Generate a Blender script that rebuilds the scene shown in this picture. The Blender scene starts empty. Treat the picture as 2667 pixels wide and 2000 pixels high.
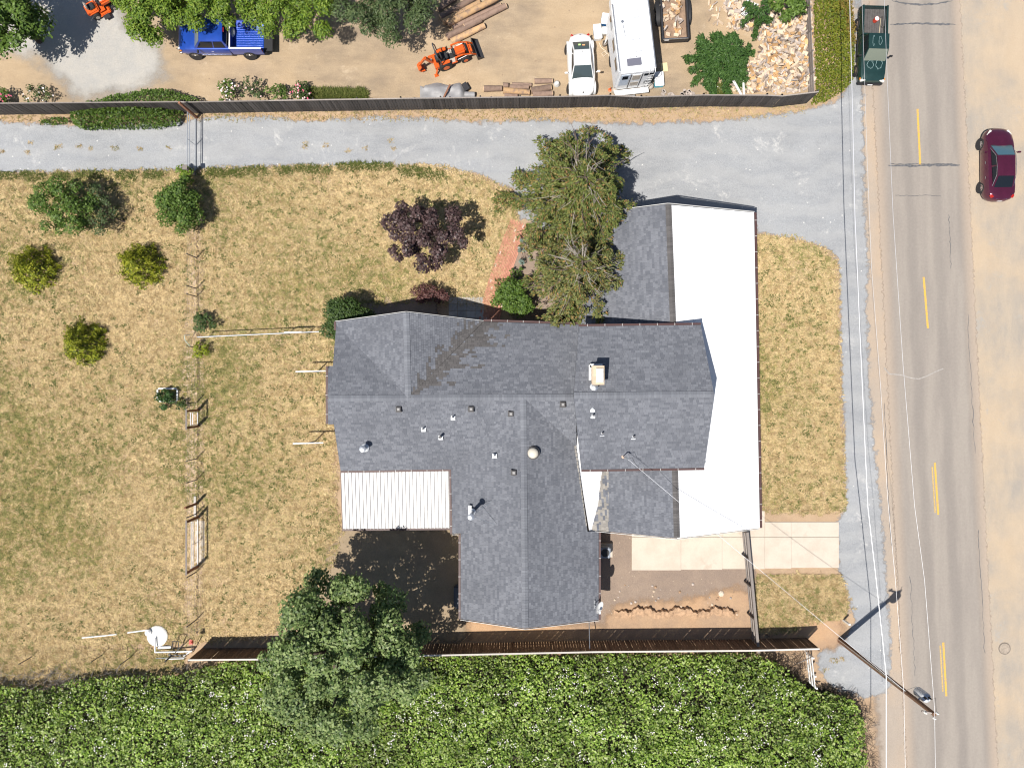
import bpy, bmesh, math, random
import numpy as np
from mathutils import Vector, Matrix
random.seed(7); RNG = np.random.default_rng(11)
scene = bpy.context.scene; COL = scene.collection
R = math.radians
# ---------------------------------------------------------------- camera, sky, sun, exposure
H = 46.3; F = 1852.0                      # drone height in metres, focal length in photo pixels
cam = bpy.data.objects.new('camera', bpy.data.cameras.new('camera')); COL.objects.link(cam)
cam.location = (0, 0, H); cam.rotation_euler = (0, 0, 0)
cam.data.sensor_width = 36; cam.data.lens = 36*F/2667; cam.data.clip_end = 2000
scene.camera = cam
SX, SY = .351, .372                       # shadow offset east / north per metre of height
sun_dir = Vector((SX, SY, -1)).normalized()
w = bpy.data.worlds.new('World'); scene.world = w; w.use_nodes = True
sky = w.node_tree.nodes.new('ShaderNodeTexSky'); sky.sky_type = 'NISHITA'; sky.sun_disc = False
sky.sun_elevation = math.asin(-sun_dir.z); sky.sun_rotation = math.atan2(-sun_dir.x, -sun_dir.y)
bg = w.node_tree.nodes['Background']; bg.inputs['Strength'].default_value = .065
w.node_tree.links.new(sky.outputs[0], bg.inputs[0])
sl = bpy.data.lights.new('sun', 'SUN'); sl.energy = 4.8; sl.angle = R(.5); sl.color = (1, .955, .89)
so = bpy.data.objects.new('sun', sl); COL.objects.link(so); so.location = (-20, -20, 60)
so.rotation_euler = sun_dir.to_track_quat('-Z', 'Y').to_euler()
scene.view_settings.view_transform = 'Standard'; scene.view_settings.look = 'None'
scene.view_settings.exposure = 0.3; scene.view_settings.gamma = 1

scene.cycles.max_bounces = 5; scene.cycles.diffuse_bounces = 2; scene.cycles.glossy_bounces = 2; scene.cycles.transmission_bounces = 2; scene.cycles.transparent_max_bounces = 8
scene.cycles.filter_width = 1.15; scene.cycles.use_adaptive_sampling = True; scene.cycles.adaptive_threshold = .02

def P(px, py, z=0.0):
    k = (H - z)/F
    return Vector(((px - 1333.5)*k, (1000 - py)*k, z))
# ---------------------------------------------------------------- node helpers
def new_mat(name):
    m = bpy.data.materials.new(name); m.use_nodes = True
    nt = m.node_tree; b = nt.nodes['Principled BSDF']
    return m, nt, b
def N(nt, typ, **kw):
    n = nt.nodes.new(typ)
    for k, v in kw.items():
        if k.startswith('i_'): n.inputs[k[2:].replace('_', ' ')].default_value = v
        else: setattr(n, k, v)
    return n
def L(nt, a, b): nt.links.new(a, b)
def pos(nt): return N(nt, 'ShaderNodeNewGeometry').outputs['Position']
def noise(nt, scale, detail=4, rough=.6, vec=None, stretch=None, dist=0):
    n = N(nt, 'ShaderNodeTexNoise'); n.inputs['Scale'].default_value = scale
    n.inputs['Detail'].default_value = detail; n.inputs['Roughness'].default_value = rough; n.inputs['Distortion'].default_value = dist
    v = vec or pos(nt)
    if stretch:
        mp = N(nt, 'ShaderNodeMapping'); mp.inputs['Scale'].default_value = stretch; L(nt, v, mp.inputs[0]); v = mp.outputs[0]
    L(nt, v, n.inputs['Vector']); return n.outputs['Fac']
def mth(nt, op, a, b=0., c=None, clamp=False):
    n = N(nt, 'ShaderNodeMath', operation=op, use_clamp=clamp)
    for i, x in enumerate((a, b, c)):
        if x is None: continue
        if isinstance(x, (int, float)): n.inputs[i].default_value = x
        else: L(nt, x, n.inputs[i])
    return n.outputs[0]
def step(nt, x, lo, hi, o0=0., o1=1.):
    n = N(nt, 'ShaderNodeMapRange', interpolation_type='SMOOTHSTEP'); L(nt, x, n.inputs['Value'])
    n.inputs['From Min'].default_value = lo; n.inputs['From Max'].default_value = hi
    n.inputs['To Min'].default_value = o0; n.inputs['To Max'].default_value = o1
    return n.outputs[0]
def lin(nt, x, lo, hi, o0=0., o1=1.):
    n = N(nt, 'ShaderNodeMapRange'); L(nt, x, n.inputs['Value'])
    n.inputs['From Min'].default_value = lo; n.inputs['From Max'].default_value = hi
    n.inputs['To Min'].default_value = o0; n.inputs['To Max'].default_value = o1
    return n.outputs[0]
def mixc(nt, f, a, b, mode='MIX'):
    n = N(nt, 'ShaderNodeMix', data_type='RGBA', blend_type=mode)
    for i, x in ((0, f), (6, a), (7, b)):
        if isinstance(x, (int, float)): n.inputs[i].default_value = x
        elif isinstance(x, tuple): n.inputs[i].default_value = (*x[:3], 1)
        else: L(nt, x, n.inputs[i])
    return n.outputs[2]
def bump(nt, b, h, strength=.5, dist=.02):
    n = N(nt, 'ShaderNodeBump'); n.inputs['Strength'].default_value = strength; n.inputs['Distance'].default_value = dist
    L(nt, h, n.inputs['Height']); L(nt, n.outputs[0], b.inputs['Normal'])
def attr(nt, name): return N(nt, 'ShaderNodeAttribute', attribute_name=name).outputs['Fac']
def island(nt): return N(nt, 'ShaderNodeNewGeometry').outputs['Random Per Island']
def objrand(nt): return N(nt, 'ShaderNodeObjectInfo').outputs['Random']
def sheet_alpha(m, nt, b, width=.12, amp=.5, scale=2.2):
    """ragged edge of a thin ground layer, from the layer's own signed distance attribute"""
    sd = attr(nt, 'sd'); n = noise(nt, scale, 5, .65)
    a = step(nt, mth(nt, 'ADD', sd, mth(nt, 'MULTIPLY', mth(nt, 'SUBTRACT', n, .5), amp*2)), -width, width)
    t = N(nt, 'ShaderNodeBsdfTransparent'); mx = N(nt, 'ShaderNodeMixShader')
    L(nt, a, mx.inputs[0]); L(nt, t.outputs[0], mx.inputs[1]); L(nt, b.outputs[0], mx.inputs[2])
    L(nt, mx.outputs[0], nt.nodes['Material Output'].inputs['Surface'])
MT = {}
def simple(name, col, rough=.6, metal=0., var=0., vs=3., isl=0., obr=0., bmp=0., bs=20., coat=0., spec=.5, stretch=None):
    m, nt, b = new_mat(name); b.inputs['Roughness'].default_value = rough; b.inputs['Metallic'].default_value = metal
    b.inputs['Coat Weight'].default_value = coat; b.inputs['Specular IOR Level'].default_value = spec
    c = None; f = None
    def mul(f, x, amt):
        v = lin(nt, x, 0., 1., 1-amt, 1+amt); return v if f is None else mth(nt, 'MULTIPLY', f, v)
    oc = N(nt, 'ShaderNodeTexCoord').outputs['Object'] if (var or bmp) else None
    if var: f = mul(f, step(nt, noise(nt, vs, 5, .65, oc, stretch), .3, .7), var)
    if isl: f = mul(f, island(nt), isl)
    if obr: f = mul(f, objrand(nt), obr)
    if f is None: b.inputs['Base Color'].default_value = (*col, 1)
    else:
        v = N(nt, 'ShaderNodeVectorMath', operation='SCALE'); v.inputs[0].default_value = col; L(nt, f, v.inputs['Scale']); L(nt, v.outputs[0], b.inputs['Base Color'])
    if bmp: bump(nt, b, noise(nt, bs, 4, .6, oc, stretch), bmp, .01)
    MT[name] = m; return m
# ---------------------------------------------------------------- mesh helpers
ROOT = {}
def link(o, parent=None):
    COL.objects.link(o)
    if parent is not None: o.parent = parent; ROOT[o.name] = ROOT.get(parent.name, Vector())
    return o
def tag(o, label=None, cat=None, group=None, kind=None):
    if label: o['label'] = label
    if cat: o['category'] = cat
    if group: o['group'] = group
    if kind: o['kind'] = kind
    return o
def thing(name, label, cat, loc=(0, 0, 0), rz=0., group=None):
    o = bpy.data.objects.new(name, None); COL.objects.link(o); o.empty_display_size = .3
    o.location = loc; o.rotation_euler = (0, 0, rz); ROOT[o.name] = Vector(loc)
    return tag(o, label, cat, group)
def np_mesh(name, V, Fq, mat, parent=None, loc=None, smooth=False, k=4):
    me = bpy.data.meshes.new(name); V = np.asarray(V, np.float32).reshape(-1, 3); Fq = np.asarray(Fq, np.int32).reshape(-1, k)
    if loc is not None: V = V - np.array(loc, np.float32)
    me.vertices.add(len(V)); me.vertices.foreach_set('co', V.ravel())
    me.loops.add(Fq.size); me.loops.foreach_set('vertex_index', Fq.ravel())
    me.polygons.add(len(Fq)); me.polygons.foreach_set('loop_start', np.arange(0, Fq.size, k, dtype=np.int32))
    me.update(calc_edges=True)
    if smooth: me.shade_smooth()
    me.materials.append(mat)
    o = bpy.data.objects.new(name, me); link(o, parent)
    if loc is not None and parent is None: o.location = loc
    return o
class MB:
    def __init__(s): s.v = []; s.f = []; s.m = []
    def add(s, vs, fs, mi=0):
        n = len(s.v); s.v += [tuple(v) for v in vs]; s.f += [tuple(i+n for i in f) for f in fs]; s.m += [mi]*len(fs); return s
    def box(s, c, d, rz=0., mat=None, mi=0):
        x, y, z = (k/2 for k in d)
        vs = [Vector((i*x, j*y, k*z)) for i in (-1, 1) for j in (-1, 1) for k in (-1, 1)]
        M_ = mat or Matrix.Rotation(rz, 4, 'Z')
        vs = [Vector(c) + (M_ @ v) for v in vs]
        return s.add(vs, [(0, 1, 3, 2), (4, 6, 7, 5), (0, 4, 5, 1), (2, 3, 7, 6), (0, 2, 6, 4), (1, 5, 7, 3)], mi)
    def bar(s, a, b, wd, ht, mi=0):
        """square bar from a to b"""
        a = Vector(a); b = Vector(b); d = b - a; q = d.to_track_quat('X', 'Z').to_matrix().to_4x4()
        return s.box((a+b)/2, (d.length, wd, ht), mat=q, mi=mi)
    def cyl(s, a, b, r0, r1=None, n=10, cap=True, mi=0):
        r1 = r0 if r1 is None else r1; a = Vector(a); b = Vector(b); q = (b-a).to_track_quat('Z', 'Y').to_matrix()
        vs = []
        for c, r in ((a, r0), (b, r1)):
            for i in range(n):
                t = 2*math.pi*i/n; vs.append(c + q @ Vector((r*math.cos(t), r*math.sin(t), 0)))
        fs = [(i, (i+1) % n, n+(i+1) % n, n+i) for i in range(n)]
        if cap: fs += [tuple(range(n))[::-1], tuple(range(n, 2*n))]
        return s.add(vs, fs, mi)
    def tube(s, pts, r, n=6, taper=1., mi=0):
        pts = [Vector(p) for p in pts]; k = len(pts); vs = []
        for i, p in enumerate(pts):
            d = (pts[min(i+1, k-1)] - pts[max(i-1, 0)]); q = d.to_track_quat('Z', 'Y').to_matrix()
            rr = (r[i] if isinstance(r, (list, tuple)) else r*(1+(taper-1)*i/max(1, k-1)))
            for j in range(n):
                t = 2*math.pi*j/n; vs.append(p + q @ Vector((rr*math.cos(t), rr*math.sin(t), 0)))
        fs = [(i*n+j, i*n+(j+1) % n, (i+1)*n+(j+1) % n, (i+1)*n+j) for i in range(k-1) for j in range(n)]
        fs += [tuple(range(n))[::-1], tuple(range((k-1)*n, k*n))]
        return s.add(vs, fs, mi)
    def prism(s, poly, z0, z1, mi=0):
        n = len(poly)
        vs = [(p[0], p[1], z0) for p in poly] + [(p[0], p[1], z1 if not callable(z1) else z1(p)) for p in poly]
        return s.add(vs, [tuple(range(n))[::-1], tuple(range(n, 2*n))] + [(i, (i+1) % n, n+(i+1) % n, n+i) for i in range(n)], mi)
    def slab(s, pts, th, mi=0):
        """polygon of 3D points with thickness th downward"""
        n = len(pts); vs = [Vector(p) for p in pts] + [Vector(p) - Vector((0, 0, th)) for p in pts]
        return s.add(vs, [tuple(range(n)), tuple(range(n, 2*n))[::-1]] + [(i, n+i, n+(i+1) % n, (i+1) % n) for i in range(n)], mi)
    def loft(s, rings, closed=False, cap=True, mi=0):
        n = len(rings[0]); vs = [p for r in rings for p in r]; fs = []
        for i in range(len(rings)-1):
            for j in range(n if closed else n-1):
                fs.append((i*n+j, i*n+(j+1) % n, (i+1)*n+(j+1) % n, (i+1)*n+j))
        if cap: fs += [tuple(range(n))[::-1], tuple(range((len(rings)-1)*n, len(rings)*n))]
        return s.add(vs, fs, mi)
    def lathe(s, c, prof, n=16, mi=0):
        rings = [[Vector(c) + Vector((r*math.cos(2*math.pi*j/n), r*math.sin(2*math.pi*j/n), z)) for j in range(n)] for r, z in prof]
        return s.loft(rings, True, True, mi)
    def xform(s, M_):
        s.v = [tuple(M_ @ Vector(v)) for v in s.v]; return s
    def build(s, name, mat, parent=None, w=False, smooth=None, bevel=0.):
        """w: coordinates are world ones -> taken relative to the root of the thing; without parent the origin goes to the base"""
        mats = mat if isinstance(mat, (list, tuple)) else [mat]
        vs = [Vector(v) for v in s.v]; loc = None
        if parent is not None and w:
            o0 = ROOT.get(parent.name, Vector()); vs = [v-o0 for v in vs]
        elif parent is None:
            lo = Vector([min(v[i] for v in vs) for i in range(3)]); hi = Vector([max(v[i] for v in vs) for i in range(3)])
            loc = Vector(((lo.x+hi.x)/2, (lo.y+hi.y)/2, lo.z)); vs = [v-loc for v in vs]
        me = bpy.data.meshes.new(name); me.from_pydata(vs, [], s.f); me.update()
        for m in mats: me.materials.append(m if not isinstance(m, str) else MT[m])
        if len(mats) > 1: me.polygons.foreach_set('material_index', s.m)
        bm = bmesh.new(); bm.from_mesh(me); bmesh.ops.recalc_face_normals(bm, faces=bm.faces)
        if bevel: bmesh.ops.bevel(bm, geom=[e for e in bm.edges if e.calc_face_angle(0) > .6], offset=bevel, segments=2, affect='EDGES', clamp_overlap=True)
        bm.to_mesh(me); bm.free()
        if smooth is not None:
            me.shade_smooth(); me.set_sharp_from_angle(angle=R(smooth))
        o = bpy.data.objects.new(name, me); link(o, parent)
        if loc is not None: o.location = loc
        return o
def copy_tree(o, parent=None):
    c = o.copy(); COL.objects.link(c); c.parent = parent
    for ch in list(o.children): copy_tree(ch, c)
    return c
# ================================================================ GROUND
def seg_sd(pts, poly):
    """signed distance (positive inside) of pts (n,2) to polygon"""
    poly = np.asarray(poly); a = poly; b = np.roll(poly, -1, 0); d = np.full(len(pts), 1e9); ins = np.zeros(len(pts), bool)
    for (ax, ay), (bx, by) in zip(a, b):
        ex, ey = bx-ax, by-ay; t = np.clip(((pts[:, 0]-ax)*ex+(pts[:, 1]-ay)*ey)/(ex*ex+ey*ey+1e-9), 0, 1)
        d = np.minimum(d, np.hypot(pts[:, 0]-ax-t*ex, pts[:, 1]-ay-t*ey))
        c = ((ay > pts[:, 1]) != (by > pts[:, 1])) & (pts[:, 0] < (bx-ax)*(pts[:, 1]-ay)/(by-ay+1e-12)+ax); ins ^= c
    return np.where(ins, d, -d)
def poly_w(px): return [tuple(P(x, y)[:2]) for x, y in px]
def sheet(name, px, z, mat, cell=.4, margin=.7):
    poly = np.array(poly_w(px)); lo = poly.min(0)-margin; hi = poly.max(0)+margin
    nx = int((hi[0]-lo[0])/cell)+2; ny = int((hi[1]-lo[1])/cell)+2
    gx, gy = np.meshgrid(lo[0]+np.arange(nx)*cell, lo[1]+np.arange(ny)*cell); pts = np.stack([gx.ravel(), gy.ravel()], 1)
    sd = seg_sd(pts, poly); ok = (sd > -margin).reshape(ny, nx)
    keep = ok[:-1, :-1] | ok[1:, :-1] | ok[:-1, 1:] | ok[1:, 1:]
    j, i = np.nonzero(keep); q = np.stack([j*nx+i, j*nx+i+1, (j+1)*nx+i+1, (j+1)*nx+i], 1)
    used, inv = np.unique(q, return_inverse=True); q = inv.reshape(-1, 4)
    V = np.column_stack([pts[used], np.full(len(used), z)])
    o = np_mesh(name, V, q, mat); a = o.data.attributes.new('sd', 'FLOAT', 'POINT'); a.data.foreach_set('value', sd[used].astype(np.float32))
    return tag(o, kind='structure')
def ground_mat(name, cols, alpha=True, edge=(.12, .5, 2.2), gritty=1., rough=.95, streak=None, specks=None, smear=None):
    """cols: (a, b, big scale), mid variation and fine grit"""
    m, nt, b = new_mat(name); b.inputs['Roughness'].default_value = rough; b.inputs['Specular IOR Level'].default_value = .2
    a, c, d = cols
    n1 = step(nt, noise(nt, .16, 5, .62), .36, .64); n2 = step(nt, noise(nt, 1.1, 6, .7, stretch=streak), .3, .72)
    col = mixc(nt, n1, a, c); col = mixc(nt, mth(nt, 'MULTIPLY', n2, .55), col, d)
    g = noise(nt, 14, 4, .75); g2 = noise(nt, 55, 2, .7)
    f = mth(nt, 'MULTIPLY', lin(nt, g, .25, .75, 1-.16*gritty, 1+.16*gritty), lin(nt, g2, .25, .75, 1-.22*gritty, 1+.22*gritty))
    v = N(nt, 'ShaderNodeVectorMath', operation='SCALE'); L(nt, col, v.inputs[0]); L(nt, f, v.inputs['Scale']); out = v.outputs[0]
    if specks:
        sc, thr, colr = specks; vo = N(nt, 'ShaderNodeTexVoronoi'); vo.inputs['Scale'].default_value = sc; L(nt, pos(nt), vo.inputs['Vector'])
        k = mth(nt, 'MULTIPLY', step(nt, vo.outputs['Distance'], .22, .12), step(nt, N_sep(nt, vo.outputs['Color']), thr, thr+.02))
        out = mixc(nt, k, out, colr)
    if name == 'grey_gravel':
        sp_ = N(nt, 'ShaderNodeSeparateXYZ'); L(nt, pos(nt), sp_.inputs[0]); wv = mth(nt, 'COSINE', mth(nt, 'MULTIPLY', mth(nt, 'ADD', sp_.outputs[1], mth(nt, 'MULTIPLY', noise(nt, .18, 3, .5), 5.)), 2*math.pi/1.75)); out = mixc(nt, mth(nt, 'MULTIPLY', step(nt, wv, -.1, .9), .25), out, (.41, .408, .40))
    if smear: out = mixc(nt, mth(nt, 'MULTIPLY', mth(nt, 'MULTIPLY', step(nt, noise(nt, .42, 5, .75, dist=.6), .55, .7), step(nt, noise(nt, 4., 4, .75), .38, .6)), .75), out, smear)
    L(nt, out, b.inputs['Base Color'])
    bump(nt, b, mth(nt, 'ADD', g, mth(nt, 'MULTIPLY', noise(nt, 3, 5, .6), 1.5)), .45*gritty, .03)
    if alpha: sheet_alpha(m, nt, b, *edge)
    MT[name] = m; return m
def N_sep(nt, c):
    s = N(nt, 'ShaderNodeSeparateColor'); L(nt, c, s.inputs[0]); return s.outputs[0]
ground_mat('bare_earth', ((.43, .30, .19), (.36, .25, .165), (.50, .37, .24)), alpha=False)
ground_mat('yard_dirt', ((.42, .31, .195), (.27, .21, .15), (.50, .38, .25)), gritty=.9, smear=(.52, .41, .29), streak=(.4, 1, 1), specks=(3.2, .9, (.3, .22, .15)))
ground_mat('road_sand', ((.46, .36, .255), (.33, .295, .255), (.50, .40, .29)), gritty=.8, smear=(.36, .34, .31), edge=(.1, .3, 1.5), streak=(1, .35, 1))
ground_mat('shoulder_dirt', ((.45, .345, .25), (.355, .30, .25), (.42, .355, .29)), gritty=.7, streak=(1, .3, 1), edge=(.35, .6, 1.5))
ground_mat('grey_gravel', ((.32, .33, .343), (.275, .282, .292), (.395, .398, .40)), gritty=1.25, streak=(.35, 1, 1), specks=(4, .93, (.62, .61, .58)), edge=(.16, .6, 2), smear=(.55, .54, .52))
ground_mat('pale_gravel', ((.44, .42, .39), (.38, .37, .35), (.5, .46, .40)), gritty=1., edge=(.8, 1.2, .7))
ground_mat('garden_soil', ((.27, .205, .16), (.33, .25, .19), (.22, .17, .14)), gritty=1.1, specks=(6, .9, (.5, .4, .3)), edge=(.2, .6, 1.8))
ground_mat('pale_path', ((.56, .42, .29), (.48, .35, .24), (.62, .47, .33)), gritty=1., edge=(.2, .6, 2.4))
ground_mat('orange_clay', ((.47, .29, .165), (.34, .235, .16), (.52, .35, .21)), gritty=.9, edge=(.35, .7, 1.4))
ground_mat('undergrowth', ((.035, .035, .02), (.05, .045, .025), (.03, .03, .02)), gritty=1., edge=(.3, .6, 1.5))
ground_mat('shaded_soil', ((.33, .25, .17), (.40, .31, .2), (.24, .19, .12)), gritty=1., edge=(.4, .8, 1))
# asphalt: worn aggregate, darker wheel paths running along the road
m, nt, b = new_mat('asphalt'); b.inputs['Roughness'].default_value = .85; b.inputs['Specular IOR Level'].default_value = .25
p = pos(nt); sx = N(nt, 'ShaderNodeSeparateXYZ'); L(nt, p, sx.inputs[0])
u = mth(nt, 'ADD', sx.outputs[0], mth(nt, 'MULTIPLY', sx.outputs[1], .049))        # metres across the road
cross = mth(nt, 'ADD', u, mth(nt, 'MULTIPLY', noise(nt, .4, 3, .5), .5))
wave = mth(nt, 'COSINE', mth(nt, 'MULTIPLY', mth(nt, 'SUBTRACT', cross, 24.95), 2*math.pi/1.75))
col = mixc(nt, step(nt, noise(nt, 1.0, 4, .6, stretch=(1, .12, 1)), .35, .65), (.325, .288, .25), (.285, .252, .222))
col = mixc(nt, mth(nt, 'MULTIPLY', step(nt, wave, -.2, 1.), .55), col, (.235, .21, .188))
edge = step(nt, attr(nt, 'sd'), .9, .05); col = mixc(nt, mth(nt, 'MULTIPLY', edge, .75), col, (.42, .335, .26))
g = noise(nt, 40, 3, .8); v = N(nt, 'ShaderNodeVectorMath', operation='SCALE'); L(nt, col, v.inputs[0])
L(nt, mth(nt, 'MULTIPLY', lin(nt, g, .25, .75, .86, 1.14), lin(nt, noise(nt, 7, 4, .7), .3, .7, .94, 1.06)), v.inputs['Scale']); L(nt, v.outputs[0], b.inputs['Base Color'])
bump(nt, b, g, .3, .01); sheet_alpha(m, nt, b, .05, .3, 3.4); MT['asphalt'] = m
# grass colours: one field of colour in world space used by the lawn soil and by the blades on it
def near(nt, px, py, r, amt):
    """soft patch of ground around a spot of the lawn"""
    d = N(nt, 'ShaderNodeVectorMath', operation='DISTANCE'); L(nt, pos(nt), d.inputs[0]); d.inputs[1].default_value = P(px, py); return step(nt, d.outputs['Value'], r, r*.25, 0., amt)
def grass_field(nt, blade=False):
    if blade:                                               # cheaper version of the same field for the blades
        n1 = noise(nt, .11, 2, .6); n2 = noise(nt, 2.2, 4, .75, dist=.5); s = mth(nt, 'ADD', mth(nt, 'MULTIPLY', n1, .7), mth(nt, 'ADD', mth(nt, 'MULTIPLY', n2, 1.3), .2))
        for q in ((60, 1260, 9., .1), (620, 1200, 8., .05), (560, 980, 4., .1), (420, 870, 5., -.14), (600, 1530, 7., -.1), (2080, 900, 9., .03)): s = mth(nt, 'ADD', s, near(nt, *q))
        return step(nt, s, 1.12, 1.5), mixc(nt, step(nt, noise(nt, 2.4, 2, .75), .36, .6), (.45, .315, .15), (.71, .54, .295)), mixc(nt, step(nt, n2, .42, .58), (.29, .245, .075), (.24, .235, .08))
    n1 = noise(nt, .11, 4, .6); n2 = noise(nt, 1.2, 5, .7, dist=.4); n3 = noise(nt, 5.5, 5, .8, dist=.6)
    s = mth(nt, 'ADD', mth(nt, 'MULTIPLY', n1, .7), mth(nt, 'ADD', mth(nt, 'MULTIPLY', n2, .6), mth(nt, 'MULTIPLY', n3, 1.1)))
    for q in ((60, 1260, 9., .1), (620, 1200, 8., .05), (300, 1480, 5., .08), (820, 720, 5., .06), (620, 560, 7., .07), (560, 980, 4., .1), (2010, 1270, 3., .14)): s = mth(nt, 'ADD', s, near(nt, *q))
    for q in ((420, 870, 5., -.14), (150, 640, 6., -.06), (600, 1530, 7., -.1), (440, 1180, 4., -.12), (1000, 480, 5., -.07), (2080, 900, 9., .03)): s = mth(nt, 'ADD', s, near(nt, *q))
    green = step(nt, s, 1.08, 1.46)
    straw = mixc(nt, step(nt, noise(nt, 2.4, 5, .75, dist=1.5), .36, .6), (.43, .30, .145), (.70, .53, .295))
    straw = mixc(nt, mth(nt, 'MULTIPLY', step(nt, noise(nt, .45, 5, .7), .54, .64), .85), straw, (.58, .41, .275))
    mow = noise(nt, 1.6, 4, .6, stretch=(.12, 1.5, 1), dist=.4); straw = mixc(nt, mth(nt, 'MULTIPLY', step(nt, mow, .45, .62), .4), straw, (.72, .58, .30))
    gr = mixc(nt, step(nt, noise(nt, .35, 4, .6), .42, .58), (.27, .23, .075), (.22, .215, .075))
    return green, straw, gr
m, nt, b = new_mat('dry_lawn'); b.inputs['Roughness'].default_value = 1; b.inputs['Specular IOR Level'].default_value = .1
gn, st, gr = grass_field(nt); c = mixc(nt, mth(nt, 'MULTIPLY', gn, .85), st, gr)
fine = noise(nt, 16, 4, .8, dist=1.5); v = N(nt, 'ShaderNodeVectorMath', operation='SCALE'); L(nt, c, v.inputs[0]); L(nt, lin(nt, fine, .3, .7, .6, 1.3), v.inputs['Scale'])
L(nt, v.outputs[0], b.inputs['Base Color']); bump(nt, b, fine, .8, .04); sheet_alpha(m, nt, b, .15, .9, 1.6); MT['dry_lawn'] = m
def blade_mat(name, tint, gmul, brown):
    m, nt, b = new_mat(name); b.inputs['Roughness'].default_value = .8; b.inputs['Specular IOR Level'].default_value = .2
    gn, st, gr = grass_field(nt, True); r = island(nt)
    f = step(nt, mth(nt, 'ADD', mth(nt, 'MULTIPLY', gn, gmul), mth(nt, 'MULTIPLY', r, .6)), .42, .85)
    c = mixc(nt, f, mixc(nt, .2, st, brown), gr); v = N(nt, 'ShaderNodeVectorMath', operation='SCALE'); L(nt, c, v.inputs[0]); L(nt, lin(nt, r, 0, 1, .62*tint, 1.3*tint), v.inputs['Scale'])
    L(nt, v.outputs[0], b.inputs['Base Color']); MT[name] = m
blade_mat('grass_blades', .95, .8, (.55, .42, .24)); blade_mat('verge_grass_blades', .85, .8, (.44, .30, .12))

g0 = np.array([[-400, -400, 0], [400, -400, 0], [400, 400, 0], [-400, 400, 0]]); o = np_mesh('ground', g0, [[0, 1, 2, 3]], MT['bare_earth']); tag(o, kind='structure')
def rx(y, side): return (2262 if side < 0 else 2500) + .049*y          # road edges in photo pixels
sheet('yard_dirt', [(-400, -500), (2120, -500), (2120, 278), (1700, 285), (900, 290), (500, 292), (-400, 300)], .004, MT['yard_dirt'])
sheet('yard_gravel_patch', [(-20, -40), (300, -40), (330, 60), (410, 120), (430, 190), (330, 250), (190, 250), (130, 170), (90, 150), (-20, 120)], .008, MT['pale_gravel'])
sheet('roadside_sand', [(rx(-900, 1)-20, -900), (3600, -900), (3600, 2900), (rx(2900, 1)-20, 2900)], .004, MT['road_sand'], cell=1.)
sheet('road_shoulder', [(rx(-900, -1)-70, -900), (rx(-900, -1)+20, -900), (rx(2900, -1)+20, 2900), (rx(2900, -1)-70, 2900)], .006, MT['shoulder_dirt'])
sheet('gravel_drive', [(-500, 322), (0, 320), (130, 322), (200, 332), (480, 318), (590, 305), (700, 305), (820, 316), (960, 305), (1100, 308), (1250, 320), (1400, 313), (1600, 323), (1850, 318),
     (1980, 302), (2100, 290), (2185, 262), (2215, 215), (2228, 100), (2232, -400), (2238, -400), (2246, 250), (2252, 560), (2262, 700), (2256, 780), (2262, 950), (2275, 1150), (2292, 1300),
     (2306, 1500), (2318, 1650), (2318, 1790), (2290, 1815), (2240, 1815), (2170, 1790), (2130, 1740), (2135, 1690), (2190, 1680), (2225, 1620), (2205, 1540), (2186, 1490), (2180, 1355), (2205, 1330),
     (2200, 1200), (2192, 1000), (2186, 690), (2168, 655), (2085, 625), (1972, 606), (1960, 560), (1500, 640), (1345, 560), (1340, 495), (1240, 452), (1100, 436), (900, 440), (700, 434), (500, 444), (300, 446), (0, 452), (-500, 455)], .012, MT['grey_gravel'])
LAWN_A = [(-500, 460), (0, 460), (300, 452), (500, 450), (700, 440), (900, 437), (1110, 430), (1230, 458), (1330, 505), (1350, 600), (1310, 680), (1275, 800), (1080, 778), (960, 790), (930, 850), (865, 900), (872, 1240), (868, 1300), (885, 1390), (860, 1470), (760, 1600), (690, 1655), (500, 1668), (0, 1700), (-500, 1705)]
LAWN_B = [(1955, 612), (2060, 622), (2150, 655), (2176, 690), (2183, 1000), (2192, 1200), (2202, 1322), (2120, 1338), (1990, 1325), (1955, 1000)]
LAWN_C = [(1970, 1505), (2060, 1497), (2180, 1500), (2208, 1560), (2192, 1604), (2110, 1612), (2060, 1640), (1975, 1648)]
sheet('lawn', LAWN_A, .016, MT['dry_lawn']); sheet('lawn', LAWN_B, .016, MT['dry_lawn'], .3); sheet('lawn', LAWN_C, .016, MT['dry_lawn'], .3)
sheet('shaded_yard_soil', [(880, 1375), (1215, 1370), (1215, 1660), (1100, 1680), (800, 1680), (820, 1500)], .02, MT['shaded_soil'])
sheet('flower_bed_soil', [(870, 830), (960, 785), (1080, 778), (1140, 775), (1140, 850), (870, 850)], .02, MT['garden_soil'])
sheet('flower_bed_soil', [(1345, 640), (1500, 560), (1530, 840), (1345, 845), (1320, 720)], .02, MT['garden_soil'])
sheet('back_yard_soil', [(1540, 1375), (1960, 1375), (1975, 1690), (1180, 1690), (1180, 1600), (1540, 1600)], .008, MT['garden_soil'])
sheet('clay_bank', [(1200, 1612), (1570, 1630), (1600, 1580), (1680, 1560), (1760, 1570), (1880, 1540), (1930, 1530), (1960, 1550), (1965, 1690), (1200, 1690)], .014, MT['orange_clay'])
sheet('clay_corner', [(2000, 1640), (2090, 1610), (2180, 1600), (2200, 1640), (2180, 1685), (2120, 1695), (2000, 1680)], .02, MT['orange_clay'])
sheet('bramble_floor', [(-200, 1800), (120, 1806), (320, 1775), (460, 1768), (640, 1730), (1250, 1715), (1960, 1712), (2040, 1735), (2085, 1770), (2170, 1800), (2215, 1830), (2225, 1900), (2228, 2160), (-200, 2160)], .03, MT['undergrowth'])
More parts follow.
